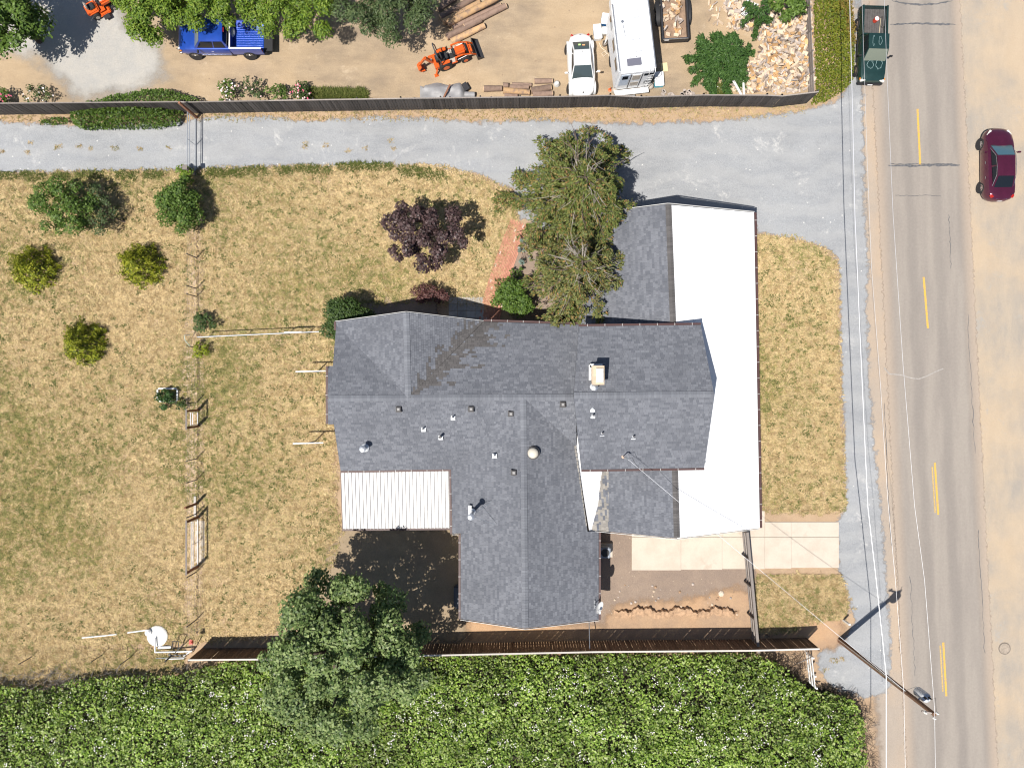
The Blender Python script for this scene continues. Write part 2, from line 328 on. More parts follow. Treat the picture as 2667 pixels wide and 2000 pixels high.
road = sheet('road', [(rx(-900, -1), -900), (rx(-900, 1), -900), (rx(2900, 1), 2900), (rx(2900, -1), 2900)], .024, MT['asphalt'], cell=.35, margin=.3)
SEAMS = True
# painted dashes, tar lines and patches lie on the road as thin sheets
m, nt, b = new_mat('yellow_road_paint'); b.inputs['Roughness'].default_value = .7
w_ = step(nt, noise(nt, 18, 4, .7), .36, .5); L(nt, mixc(nt, w_, (.33, .27, .2), (.72, .42, .06)), b.inputs['Base Color']); MT['yellow_road_paint'] = m
simple('worn_yellow_paint', (.52, .36, .14), .8, var=.25, vs=20); simple('crack_tar', (.115, .115, .12), .75, var=.3, vs=8); simple('pale_patch', (.37, .34, .31), .9, var=.2, vs=6)
def strip(name, pts, w0, mat, parent, z):
    pts = [P(*p) for p in pts]; V = []; 
    for i, p in enumerate(pts):
        d = (pts[min(i+1, len(pts)-1)]-pts[max(i-1, 0)]).normalized(); n_ = Vector((-d.y, d.x, 0)); ww = w0[i] if isinstance(w0, list) else w0
        V += [p+n_*ww/2, p-n_*ww/2]
    mb = MB(); mb.add([(v.x, v.y, z) for v in V], [(2*i, 2*i+1, 2*i+3, 2*i+2) for i in range(len(pts)-1)]); o = mb.build(name, mat, parent)
    return o
for a, b_, ww in (((2389, 285), (2396, 430), .13), ((2405, 722), (2416, 855), .13), ((2434, 1205), (2443, 1340), .13), ((2456, 1672), (2464, 1812), .13)):
    n_ = 8; strip('yellow_dash', [(a[0]+(b_[0]-a[0])*i/n_, a[1]+(b_[1]-a[1])*i/n_) for i in range(n_+1)], ww, 'yellow_road_paint', road, .03)
strip('faded_yellow_dash', [(2427, 1215), (2435, 1335)], .09, 'worn_yellow_paint', road, .03); strip('faded_yellow_dash', [(2448, 1680), (2455, 1800)], .09, 'worn_yellow_paint', road, .03)
def wob(x0, x1, y, amp, n=26, sag=0.):
    return [(x0+(x1-x0)*i/n, y+random.uniform(-amp, amp)+sag*math.sin(math.pi*i/n)) for i in range(n+1)]
for x0, x1, y, s, wd in ((2318, 2488, 66, -3, .16), (2322, 2480, 4, 9, .15), (2312, 2500, 432, 0, .2), (2330, 2450, 510, 0, .035)):
    strip('tar_seam', wob(x0, x1, y, 1.4, sag=s), [max(.03, wd*random.uniform(.35, 1.)*min(1, (min(i, 26-i)+1)/4)) for i in range(27)], 'crack_tar', road, .03)
strip('tar_seam', wob(2318, 2480, 428, 1.2), [wd for wd in [.05]*27], 'crack_tar', road, .0335)
for x0, y0, y1 in ((2302, 1050, 1420), (2520, 820, 1180), (2370, 1500, 1760), (2470, 560, 700), (2548, 1380, 1700)):
    n_ = 22; strip('fine_crack', [(x0+.049*(y0+(y1-y0)*i/n_-y0)+random.uniform(-2.2, 2.2), y0+(y1-y0)*i/n_) for i in range(n_+1)], [random.uniform(.015, .045) for i in range(n_+1)], 'crack_tar', road, .03)
strip('filled_crack', [(2302, 958), (2316, 974), (2345, 976), (2370, 984), (2392, 987), (2412, 980), (2436, 968), (2456, 960)], .08, 'pale_patch', road, .03)
mh = thing('manhole_cover', 'round iron cover set in the sandy verge beside the road', 'manhole', P(2616, 1688))
mb = MB(); mb.lathe((0, 0, 0), [(.34, 0), (.34, .03), (.30, .035), (.29, .028), (0.01, .03)], 24); mb.build('lid', simple('iron', (.35, .29, .23), .7, .0, var=.2, vs=8), mh); 
mb = MB(); mb.lathe((0, 0, 0), [(.39, 0), (.39, .024), (.35, .026), (.35, 0)], 24); mb.build('rim', simple('iron_rim', (.2, .17, .14), .7), mh)
# ---- concrete drive panels
m, nt, b = new_mat('concrete'); b.inputs['Roughness'].default_value = .85
c = mixc(nt, step(nt, noise(nt, .9, 5, .65), .35, .7), (.59, .515, .425), (.53, .455, .37)); c = mixc(nt, mth(nt, 'MULTIPLY', step(nt, noise(nt, .5, 4, .7), .58, .7), .6), c, (.45, .37, .29))
v = N(nt, 'ShaderNodeVectorMath', operation='SCALE'); L(nt, c, v.inputs[0]); L(nt, lin(nt, noise(nt, 12, 5, .75), .3, .7, .94, 1.05), v.inputs['Scale']); L(nt, v.outputs[0], b.inputs['Base Color']); MT['concrete'] = m
pad = thing('concrete_drive', 'pale concrete drive slab running from the garage to the road', 'driveway', P(1915, 1440)); tag(pad, kind='structure')
xs = [1645, 1773, 1880, 1991, 2060, 2184]
for i in range(5):
    for (ya, yb) in ((1330 if i < 3 else 1359, 1398), (1399, 1484 - i*1.6)):
        a, c_ = xs[i]+.25, xs[i+1]-.25
        mb = MB(); mb.prism([tuple(P(*q)[:2]) for q in ((a, yb), (c_, yb), (c_, ya), (a, ya))], .0, .055+random.uniform(-.004, .004)); mb.build('concrete_panel', 'concrete', pad, w=True)
simple('dark_stain', (.5, .40, .31), .9, var=.2, vs=6)
# ---- brick path
m, nt, b = new_mat('path_brick'); b.inputs['Roughness'].default_value = .9; r = island(nt)
c = mixc(nt, r, (.46, .20, .13), (.60, .29, .20)); c = mixc(nt, step(nt, r, .965, .97), c, (.66, .5, .42)); L(nt, c, b.inputs['Base Color']); bump(nt, b, noise(nt, 30), .3, .01); MT['path_brick'] = m
def brick_strip(name, cl, w0, w1, lab):
    t = tag(thing(name, lab, 'path', P(*cl[0])), kind='structure'); mb = MB(); pts = [P(*q) for q in cl]
    seg = [(pts[i+1]-pts[i]).length for i in range(len(pts)-1)]; tot = sum(seg)
    def at(s_):
        for i, l in enumerate(seg):
            if s_ <= l or i == len(seg)-1: d = (pts[i+1]-pts[i]).normalized(); return pts[i]+d*s_, d
            s_ -= l
    nc = 13; s_ = 0.
    for j in range(nc):
        off = -(j % 2)*.105; s_ = off
        while s_ < tot:
            p, d = at(max(0, s_+.1)); n_ = Vector((-d.y, d.x, 0)); k = max(0, min(1, s_/tot)); ww = w0+(w1-w0)*k
            c = p+n_*((j+.5)/nc-.5)*ww; mb.box((c.x, c.y, .03+random.uniform(-.006, .006)), (.198, ww/nc-.014, .06), math.atan2(d.y, d.x)+random.uniform(-.02, .02)); s_ += .212
    o = mb.build('bricks', 'path_brick', t, w=True); tag(o, kind='stuff')
brick_strip('brick_path', [(1272, 845), (1285, 780), (1312, 690), (1336, 625), (1352, 585)], 1.35, 1.25, 'red brick path curving from the front door to the gravel drive')
st = tag(thing('paved_landing', 'grey concrete pavers beside the brick path at the front door', 'paving', P(1210, 810)), kind='structure')
simple('paver_grey', (.42, .40, .37), .9, obr=.15, var=.15, vs=5)
for i in range(4):
    for j in range(4):
        mb = MB(); q = P(1180+i*23, 783+j*18); mb.box((q.x, q.y, .03), (.55, .43, .06)); mb.build('paver', 'paver_grey', st, w=True)
# ================================================================ HOUSE
def shingle_mat(name, a, b_, amt=1.):
    m, nt, b = new_mat(name); b.inputs['Roughness'].default_value = .92; b.inputs['Specular IOR Level'].default_value = .25; r = island(nt)
    c = mixc(nt, r, a, b_); c = mixc(nt, mth(nt, 'MULTIPLY', step(nt, noise(nt, .35, 4, .6), .4, .65), .35), c, tuple(x*.78 for x in a))
    v = N(nt, 'ShaderNodeVectorMath', operation='SCALE'); L(nt, c, v.inputs[0]); L(nt, lin(nt, noise(nt, 26, 3, .8), .25, .75, .85, 1.15), v.inputs['Scale']); L(nt, v.outputs[0], b.inputs['Base Color'])
    MT[name] = m
shingle_mat('grey_shingle', (.125, .132, .152), (.195, .203, .226)); shingle_mat('brown_shingle', (.092, .087, .086), (.138, .13, .128)); shingle_mat('cap_shingle', (.16, .168, .19), (.21, .22, .243)); shingle_mat('old_shingle', (.24, .225, .205), (.36, .335, .30))
simple('roof_deck', (.05, .05, .055), .9); simple('white_membrane', (.86, .86, .87), .55, var=.02, vs=1.5)
simple('gutter_brown', (.075, .035, .032), .5); simple('gutter_bracket', (.42, .4, .38), .5); simple('cream_siding', (.62, .56, .46), .8, var=.06)
simple('white_trim', (.78, .77, .74), .6); simple('dark_glass', (.012, .016, .022), .06, spec=.3); simple('galvanised', (.62, .64, .66), .35, .85, var=.12, vs=9)
simple('white_metal', (.80, .80, .79), .4, var=.05); simple('dark_vent', (.075, .07, .07), .6); simple('lead_flashing', (.72, .74, .76), .4, .2)
house = thing('house', 'single-storey house with grey shingle gable roofs, an upper block and a white-roofed garage wing', 'house', P(1400, 1050))
def plane_of(pts):
    A = np.array([[p.x, p.y, 1] for p in pts]); z = np.array([p.z for p in pts]); c = np.linalg.lstsq(A, z, rcond=None)[0]
    return lambda x, y: c[0]*x+c[1]*y+c[2], c
def roof_plane(name, pix, mats=('grey_shingle', 'brown_shingle', 'old_shingle'), pick=None, e=.14, th=.14, parent=house, shingles=True):
    pts = [P(*q) for q in pix]; zf, c = plane_of(pts); pts = [Vector((p.x, p.y, zf(p.x, p.y))) for p in pts]
    ar = sum(pts[i].x*pts[(i+1) % len(pts)].y-pts[(i+1) % len(pts)].x*pts[i].y for i in range(len(pts)))
    if ar < 0: pts = pts[::-1]
    mb = MB(); mb.slab([p-Vector((0, 0, .012)) for p in pts], th); deck = mb.build(name, 'roof_deck' if shingles else mats[0], parent, w=True)
    if not shingles: return deck
    up = Vector((c[0], c[1], 0)).normalized(); al = Vector((-up.y, up.x, 0)); sl_ = math.hypot(c[0], c[1]); k = 1/math.sqrt(1+sl_*sl_)
    us = [p.dot(al) for p in pts]; vs = [p.dot(up) for p in pts]; ev = e*k
    bm = bmesh.new(); v = min(vs)-ev; row = 0
    while v < max(vs):
        u = min(us)-random.uniform(0, .4)
        while u < max(us):
            wd = random.choice((.15, .2, .26, .32)); u1 = u+wd
            def w3(a, b_, dz): q = al*a+up*b_; return bm.verts.new((q.x, q.y, zf(q.x, q.y)+dz))
            lift = .014+random.uniform(-.003, .004)
            a, b2, c2, d2 = w3(u, v, lift), w3(u1-.008, v, lift), w3(u1-.008, v+ev*1.15, .001), w3(u, v+ev*1.15, .001)
            f1, f2 = w3(u, v, -.004), w3(u1-.008, v, -.004)
            mi = pick(al*((u+u1)/2)+up*(v+ev/2)) if pick else 0
            for q in ((a, b2, c2, d2), (f1, f2, b2, a)): bm.faces.new(q).material_index = mi
            u = u1
        v += ev
    n = len(pts)
    for i in range(n):
        a, b2 = pts[i], pts[(i+1) % n]; d = b2-a; nrm = Vector((d.y, -d.x, 0)).normalized()      # outward for CCW
        bmesh.ops.bisect_plane(bm, geom=bm.verts[:]+bm.edges[:]+bm.faces[:], plane_co=a, plane_no=nrm, clear_outer=True)
    o0 = ROOT[parent.name]
    bmesh.ops.translate(bm, verts=bm.verts, vec=-o0)
    me = bpy.data.meshes.new('shingles'); bm.to_mesh(me); bm.free()
    for m_ in mats: me.materials.append(MT[m_])
    o = bpy.data.objects.new('shingles', me); link(o, deck); o['kind'] = 'stuff'
    return deck
zr, ze = 4.5, 2.8
_rows = {}
def stain_of(axis, lo, hi):                            # weathered brown courses of uneven length beside the north valley
    a, b_ = P(1063, 1036, zr), P(1259, 838, ze); d = (b_-a).xy.normalized()
    def f(q):
        r = (q-a).xy; t = r.dot(d); s_ = abs(r.x*d.y-r.y*d.x); k = (axis, round((q.y if axis else q.x)/.26)); _rows.setdefault(k, random.uniform(lo, hi)); lim = _rows[k]*(.45+.55*min(1, max(0, t/4.5))); return 1 if (s_ < lim*.7 and random.random() < .93) or (s_ < lim*1.15 and random.random() < .45) else 0
    return f
roof_plane('roof_slope', [(860, 1038, zr), (1363, 1035, zr), (1175, 1222, ze), (887, 1226, ze)])
roof_plane('roof_slope', [(853, 1038, zr), (862, 1038, zr), (869, 1105, 3.88), (855, 1105, 3.88)])
roof_plane('roof_slope', [(853, 1036, zr), (862, 1036, zr), (871, 953, 3.72), (855, 953, 3.72)])
roof_plane('roof_slope', [(1363, 1035, zr), (1366, 1389, zr), (1178, 1389, 2.85), (1175, 1222, ze)])
roof_plane('roof_slope', [(1366, 1389, zr), (1368, 1636, zr), (1200, 1611, 3.05), (1200, 1389, 3.05)])
roof_plane('roof_slope', [(1363, 1035, zr), (1501, 1034, zr), (1501, 1162, 3.33)])
roof_plane('roof_slope', [(1363, 1035, zr), (1499, 1160, 3.33), (1530, 1384, 3.05), (1366, 1384, zr)])
roof_plane('roof_slope', [(1366, 1384, zr), (1559, 1384, 2.8), (1559, 1613, 2.8), (1368, 1636, zr)])
roof_plane('roof_slope', [(1063, 1036, zr), (1500, 1033, zr), (1510, 846, ze), (1259, 838, ze)], pick=stain_of(1, .5, 1.9))
roof_plane('roof_slope', [(860, 1037, zr), (1063, 1036, zr), (876, 846, ze)])
roof_plane('roof_slope', [(1063, 1036, zr), (1058, 813, zr), (875.5, 838, ze), (876, 846, ze)])
roof_plane('roof_slope', [(1063, 1036, zr), (1259, 837, ze), (1058, 813, zr)], pick=stain_of(0, .15, .9))
ue, ur = 4.65, 5.95
roof_plane('upper_roof_slope', [(1507.6, 850.5, ue), (1825, 846.6, ue), (1860, 1027, ur), (1494, 1031, ur)])
roof_plane('upper_roof_slope', [(1494, 1031, ur), (1860, 1027, ur), (1834, 1218, ue), (1514, 1222.6, ue)])
gr_ = 4.4
roof_plane('garage_roof_slope', [(1740, 531.6, gr_), (1753, 852, gr_), (1513, 852, 2.65), (1500, 563, 2.65)])
roof_plane('garage_roof_slope', [(1758, 1214, gr_), (1763, 1402, gr_), (1585, 1384, 3.05), (1585, 1214, 3.15)])
roof_plane('garage_roof_slope', [(1585, 1214, 3.15), (1585, 1384, 3.05), (1537, 1380, 2.75), (1565, 1214, 3.0)], pick=lambda q: 2 if random.random() < .75 else 0)
wr = roof_plane('white_roof_slope', [(1748, 534, gr_), (1964, 554, 2.5), (1979, 1374.5, 2.5), (1764, 1402, gr_)], mats=('white_membrane',), shingles=False)
for k in (.25, .5, .75):                              # lap seams of the membrane
    a = P(1748+k*216, 534+k*20, gr_+(2.5-gr_)*k); b_ = P(1764+k*215, 1402-k*27.5, gr_+(2.5-gr_)*k); mb = MB(); mb.bar(a+Vector((0, 0, .004)), b_+Vector((0, 0, .004)), .09, .012); mb.build('membrane_seam', 'white_membrane', wr, w=True)
# white membrane valley between wing and garage
mb = MB(); mb.slab([P(1492, 1120, 3.30), P(1535, 1385, 2.9), P(1545, 1385, 2.72), P(1600, 1180, 3.1)], .05); mb.build('valley_membrane', 'white_membrane', house, w=True)
mb = MB()
for y in np.arange(1165, 1375, 10.): 
    k = (y-1160)/216; q = P(1498-1.5+k*30, y, 3.36-.28*k); mb.box(q, (.14, .2, .012), .1+random.uniform(-.05, .05))
mb.build('flashing_shingles', 'old_shingle', house, w=True)
# ridge caps, one tile after another
def ridge(a, b_, wd=.36, drop=.12, mat='cap_shingle', st_=.16):
    a = P(*a); b_ = P(*b_); d = (b_-a); n_ = int(d.length/st_); d = d/n_; s_ = Vector((-d.y, d.x, 0)).normalized()*wd/2; mb = MB()
    for i in range(n_):
        p0 = a+d*i; p1 = a+d*(i+.97); h0 = Vector((0, 0, .042)); h1 = Vector((0, 0, .026)); dz = Vector((0, 0, drop/2+.0))
        mb.add([p0-s_-dz+h0, p0+h0, p0+s_-dz+h0, p1-s_-dz+h1, p1+h1, p1+s_-dz+h1], [(0, 1, 4, 3), (1, 2, 5, 4)])
    o = mb.build('ridge_cap', mat, house, w=True); o['kind'] = 'stuff'
ridge((856, 1037.5, zr), (1500, 1034, zr)); ridge((1058, 815, zr), (1063, 1036, zr)); ridge((1363, 1036, zr), (1368, 1634, zr)); ridge((1495, 1030, ur), (1859, 1027, ur), drop=.09)
ridge((1741, 533, gr_), (1753, 846, gr_), .36, .08, 'brown_shingle'); ridge((1758, 1222, gr_), (1763, 1400, gr_), .36, .08, 'brown_shingle')
# walls with a few windows and doors, set in below the eaves
def walls(name, pix, z1, z0=0.):
    mb = MB(); pl = [tuple(P(x, y, z1)[:2]) for x, y in pix]; n = len(pl)
    mb.add([(x, y, z0) for x, y in pl]+[(x, y, z1) for x, y in pl], [(i, (i+1) % n, n+(i+1) % n, n+i) for i in range(n)]); return mb.build(name, 'cream_siding', house, w=True)
def opening(name, a, b_, z0, z1, glass='dark_glass'):
    a = P(*a, z1); b_ = P(*b_, z1); d = (b_-a); ln = d.length; d.normalize(); n_ = Vector((d.y, -d.x, 0)); c = (a+b_)/2; rz = math.atan2(d.y, d.x)
    c0 = Vector((c.x, c.y, (z0+z1)/2))+n_*.02; mb = MB(); mb.box(c0, (ln, .05, z1-z0), rz); o = mb.build(name, glass, house, w=True)
    mb = MB()
    for zz in (z0, z1): mb.box(Vector((c.x, c.y, zz))+n_*.03, (ln+.16, .08, .08), rz)
    for s_ in (-1, 1): mb.box(c0+d*s_*(ln/2+.04)+n_*.01, (.08, .08, z1-z0-.08), rz)
    mb.build('frame', 'white_trim', o, w=True)
walls('wall', [(900, 855), (1235, 855), (1235, 870), (1500, 870), (1500, 1160), (1500, 1390), (1540, 1400), (1540, 1600), (1222, 1600), (1222, 1375), (1195, 1375), (1195, 1212), (905, 1212)], 2.78)
walls('upper_wall', [(1525, 868), (1800, 868), (1800, 1200), (1530, 1200)], 4.6, 2.2); walls('garage_wall', [(1528, 590), (1940, 590), (1952, 1350), (1560, 1350), (1545, 870), (1525, 850)], 2.48)
for a, b_, z0, z1 in (((960, 855), (1010, 855), 1., 2.2), ((1090, 855), (1150, 855), 1., 2.2), ((1420, 870), (1470, 870), 1., 2.2)): opening('window', b_, a, z0, z1)
opening('front_door', (1300, 870), (1262, 870), .2, 2.25, 'white_trim'); opening('garage_door', (1890, 590), (1780, 590), .05, 2.2, 'white_trim')
opening('window', (1540, 1480), (1540, 1530), 1., 2.2); opening('window', (1300, 1600), (1400, 1600), 1., 2.2); opening('window', (905, 1040), (905, 1110), 1., 2.2); opening('patio_door', (1000, 1212), (1070, 1212), .2, 2.25)
# gable infill triangles
def gable(a, pk, b_):
    mb = MB(); mb.add([P(*a), P(*pk), P(*b_)], [(0, 1, 2)]); mb.build('gable', 'cream_siding', house, w=True)
gable((890, 852, 2.75), (1060, 838, 4.3), (1235, 852, 2.75)); gable((1215, 1605, 3.), (1367, 1612, 4.35), (1545, 1605, 2.8)); gable((890, 880, 3.1), (880, 1036, 4.35), (900, 1210, 2.85))
gable((1530, 590, 2.6), (1742, 556, 4.2), (1950, 590, 2.5)); gable((1560, 1352, 2.7), (1762, 1372, 4.2), (1955, 1352, 2.5)); gable((1815, 880, 4.6), (1830, 1028, 5.8), (1815, 1195, 4.6)); gable((1522, 870, 4.6), (1518, 1030, 5.8), (1524, 1200, 4.6))
# gutters with pale straps, white drip edges
def gutter(a, b_, mat='gutter_brown', step_=.95, wd=.12):
    a = P(*a); b_ = P(*b_); mb = MB(); mb.bar(a, b_, wd, .11); g = mb.build('gutter', mat, house, w=True); n_ = int((b_-a).length/step_); mb = MB()
    for i in range(n_):
        p = a+(b_-a)*((i+.5)/n_); d = (b_-a).normalized(); mb.box(p+Vector((0, 0, .062)), (.035, wd+.02, .02), math.atan2(d.y, d.x))
    if n_: tag(mb.build('gutter_straps', 'gutter_bracket', g, w=True), kind='stuff')
gutter((887, 1229, 2.74), (1174, 1224, 2.74)); gutter((1172, 1222, 2.76), (1175, 1390, 2.76)); gutter((1197, 1390, 2.98), (1197, 1611, 2.98)); gutter((1562, 1384, 2.72), (1562, 1613, 2.72))
gutter((1259, 834.5, 2.74), (1508, 842.5, 2.74)); gutter((1507, 847.5, 4.6), (1825, 843.5, 4.6)); gutter((1514, 1225.5, 4.6), (1834, 1221, 4.6)); gutter((1967, 554, 2.44), (1982, 1374, 2.44))
gutter((872.5, 838, 2.74), (873, 860, 2.74)); gutter((851.5, 954, 3.8), (851.5, 1104, 3.8)); gutter((1499, 566, 2.6), (1511, 838, 2.6), 'white_trim')
def fascia(a, b_): mb = MB(); mb.bar(P(*a), P(*b_), .02, .13); mb.build('fascia', 'white_trim', house, w=True)
for a, b_ in (((874, 837, 2.78), (1058, 811.5, 4.48)), ((1058, 811.5, 4.48), (1259, 835.5, 2.78)), ((1200, 1613, 3.02), (1368, 1638, 4.46)), ((1368, 1638, 4.46), (1559, 1615, 2.78)), ((1500, 561, 2.62), (1740, 530, 4.36)),
              ((1740, 530, 4.36), (1964, 552, 2.46)), ((1538, 1382, 2.72), (1763, 1404, 4.36)), ((1763, 1404, 4.36), (1979, 1376.5, 2.46)), ((1178, 1391.5, 2.82), (1200, 1391.5, 2.95))): fascia(a, b_)
# ---- roof fittings belong to the house
def roof_z(px, py, a, b_, c): return P(px, py, a)
def box_vent(px, py, z):
    q = P(px, py, z); mb = MB(); mb.box(q+Vector((0, 0, .03)), (.36, .36, .06)); mb.loft([[q+Vector((s*i, s*j, h)) for i, j in ((-1, -1), (1, -1), (1, 1), (-1, 1))] for s, h in ((.15, .06), (.15, .16), (.08, .2))], True)
    v = mb.build('roof_vent', 'dark_vent', house, w=True); mb = MB(); mb.loft([[q+Vector((s*i, s*j, h)) for i, j in ((-1, -1), (1, -1), (1, 1), (-1, 1))] for s, h in ((.085, .2), (.05, .225))], True); mb.build('vent_cap', simple_once('vent_cap_grey', (.32, .31, .3), .5), v, w=True)
def simple_once(n, *a, **k): return MT.get(n) or simple(n, *a, **k)
def main_z(py): return zr-.365*abs((1000-py)*(H-3.8)/F-P(0, 1037, zr).y)
for px, py in ((1037, 974), (1039, 1065.5), (1227.5, 1065), (1331, 1077.5), (1466, 1053)): box_vent(px, py, main_z(py)+.01)
box_vent(1338.5, 1230, 4.28)
def pipe_vent(px, py, z, h=.32, r=.045, bs=.26):
    q = P(px, py, z); mb = MB(); mb.box(q+Vector((0, -.06, .02)), (bs, bs, .03)); mb.cyl(q+Vector((0, 0, .02)), q+Vector((0, 0, .14)), .1, .05, 10); o = mb.build('pipe_flashing', 'lead_flashing', house, w=True)
    mb = MB(); mb.cyl(q+Vector((0, 0, .1)), q+Vector((0, 0, h)), r, r, 8); mb.build('vent_pipe', 'dark_vent', o, w=True)
for px, py in ((1180, 1086), (1103, 1116), (1148, 1137)): pipe_vent(px, py, main_z(py), .36 if px != 1148 else .5, .045 if px != 1148 else .08)
pipe_vent(1288, 1185, 4.0, .2)
def upz(py): return ur-.33*abs((1000-py)*(H-5.3)/F-P(0, 1029, ur).y)
for px, py, h in ((1543, 1064.5, .12), (1544, 1081, .36), (1568, 1127, .36), (1649, 1136, .36)): pipe_vent(px, py, upz(py), h)
def flue(px, py, z, h, r, cap=.17, lean=(0, 0)):
    q = P(px, py, z); mb = MB(); mb.lathe(q, [(r*2, .0), (r*1.9, .03), (r*1.1, .14), (r, .15)], 14); o = mb.build('flue_flashing', 'lead_flashing', house, w=True)
    mb = MB(); mb.lathe(q, [(r, .1), (r, h-.14), (r*.8, h-.13), (r*.8, h-.05), (cap, h-.04), (cap, h), (cap*.6, h+.03), (.01, h+.05)], 16); mb.build('flue_pipe', 'galvanised', o, w=True, smooth=35); return q, o
flue(951, 1166, main_z(1166), .75, .13, .2); flue(1547, 1008, upz(1008), .5, .12, .19)
q, fo = flue(1231, 1332, 3.5, 1.75, .1, .19)
for e_ in ((1277, 1309), (1290, 1366)):
    b_ = P(*e_, 4.05); mb = MB(); mb.cyl(q+Vector((0, 0, 1.35)), b_, .012, .012, 5); mb.build('stay_rod', 'galvanised', fo, w=True)
mb = MB(); q = P(1224, 1328, 3.48); mb.box(q, (.18, .55, .1)); mb.build('flue_saddle', 'white_metal', house, w=True)
q = P(1388, 1179, 4.33); mb = MB(); mb.lathe(q, [(.40, -.1), (.4, .06), (.33, .09), (.33, .14)], 20); o = mb.build('skylight_curb', 'dark_vent', house, w=True)
mb = MB(); mb.lathe(q, [(.32, .14), (.31, .2), (.25, .28), (.13, .33), (.01, .345)], 20); mb.build('skylight_dome', simple('dome_cream', (.62, .57, .48), .35, var=.1), o, w=True, smooth=50)
# brick chimney
cq = P(1552, 978, upz(978)-.1); ch = MB(); ch.box(cq+Vector((0, 0, .5)), (.58, .95, 1.1)); cho = ch.build('chimney', simple('chimney_stone', (.62, .48, .34), .9, var=.2, vs=6, bmp=.3), house, w=True)
mb = MB(); mb.box(cq+Vector((0, 0, 1.09)), (.68, 1.07, .09)); mb.build('chimney_crown', simple('crown_tan', (.58, .46, .33), .9, var=.12), cho, w=True)
mb = MB(); mb.box(cq+Vector((.07, -.02, 1.2)), (.42, .78, .05)); [mb.box(cq+Vector((.07+i*.18, -.02+j*.36, 1.155)), (.04, .04, .08)) for i in (-1, 1) for j in (-1, 1)]; mb.build('chimney_cap', simple('cap_pale', (.66, .63, .6), .6, var=.2, vs=6), cho, w=True)
mb = MB(); mb.box(cq+Vector((0, .56, .14)), (.72, .2, .1)); mb.box(cq+Vector((-.35, 0, .14)), (.14, 1.2, .1)); mb.box(cq+Vector((-.05, -.54, .14)), (.66, .14, .1)); mb.build('chimney_flashing', 'white_metal', cho, w=True)
# service mast and weatherhead
mq = P(1622, 1188, upz(1188)); mb = MB(); mb.lathe(mq, [(.17, 0), (.16, .03), (.07, .12)], 10); mo = mb.build('mast_flashing', simple('mast_tan', (.6, .42, .3), .8), house, w=True)
mb = MB(); mb.tube([mq, mq+Vector((0, 0, .85)), mq+Vector((.08, -.03, .95)), mq+Vector((.16, -.08, .88))], .045, 8); mb.build('service_mast', 'galvanised', mo, w=True)
# satellite dish on the south-east eave
dq = P(1549, 1573, 2.95); mb = MB(); mb.tube([dq, dq+Vector((0, 0, .35)), dq+Vector((.12, 0, .5))], .03, 6); mb.bar(dq+Vector((0, -.25, .03)), dq+Vector((0, .25, .03)), .05, .03); sd = mb.build('dish_mount', simple('dish_grey', (.3, .31, .33), .5), house, w=True)
nrm = Vector((.72, -.25, .62)).normalized(); qd = nrm.to_track_quat('Z', 'Y').to_matrix().to_4x4(); mb = MB(); mb.lathe((0, 0, 0), [(.01, 0), (.15, .012), (.27, .05), (.37, .1), (.38, .1), (.27, .035), (.15, -.004), (.01, -.015)], 20); mb.xform(Matrix.Translation(dq+Vector((.15, 0, .52))) @ qd); mb.build('satellite_dish', 'white_metal', sd, w=True, smooth=60)
mb = MB(); a = dq+Vector((.05, -.2, .4)); b_ = dq+Vector((.1, .0, .5))+nrm*.5+Vector((-.25, -.15, -.1)); mb.cyl(a, b_, .015, .015, 5); mb.box(b_, (.1, .16, .08)); mb.build('dish_arm', 'white_metal', sd, w=True)
# ---- patio cover: separate corrugated sheets side by side
cover = thing('patio_cover', 'white ribbed metal patio roof attached below the grey shingle eave', 'patio roof', P(1030, 1300))
A0, B0, C0, D0 = P(888.5, 1231, 2.66), P(1169, 1226, 2.66), P(1171.5, 1374.5, 2.4), P(893.5, 1377, 2.4); nsh = 10
m, nt, b = new_mat('ribbed_white'); b.inputs['Roughness'].default_value = .45
c = mixc(nt, step(nt, noise(nt, 1.2, 5, .7, stretch=(1, .3, 1)), .5, .75), (.60, .585, .565), (.47, .45, .425)); c = mixc(nt, mth(nt, 'MULTIPLY', step(nt, noise(nt, 9, 4, .75), .62, .7), .6), c, (.28, .26, .24)); L(nt, c, b.inputs['Base Color']); MT['ribbed_white'] = m
for s_ in range(nsh):
    prof = [];
    for r_ in range(3):
        for t, h in ((0, 0), (.58, .0), (.62, .075), (.86, .075), (.90, 0)): prof.append(((r_+t)/3, h))
    prof.append((1.01, .002)); rings = []
    for k in (0, 1):
        ring = []
        for t, h in prof:
            f = (s_+t)/nsh; p = (A0.lerp(B0, f)).lerp(D0.lerp(C0, f), k); ring.append(p+Vector((0, 0, h+.001*(s_ % 2))))
        rings.append(ring)
    mb = MB(); mb.loft(rings, False, False); mb.build('roof_sheet', 'ribbed_white', cover, w=True)
mb = MB(); mb.bar(P(892, 1379.5, 2.33), P(1173, 1377, 2.33), .1, .13); mb.build('gutter', 'gutter_brown', cover, w=True); mb = MB(); mb.bar(A0+Vector((-.03, 0, -.03)), D0+Vector((-.03, 0, -.03)), .04, .12); mb.build('edge_trim', 'gutter_brown', cover, w=True)
for x in (900, 1030, 1160): q = P(x, 1368, 2.3); mb = MB(); mb.box((q.x, q.y, 1.15), (.1, .1, 2.3)); mb.build('post', 'white_trim', cover, w=True)
mb = MB(); mb.bar(P(895, 1366, 2.3), P(1168, 1364, 2.3), .09, .14); mb.build('beam', 'white_trim', cover, w=True)
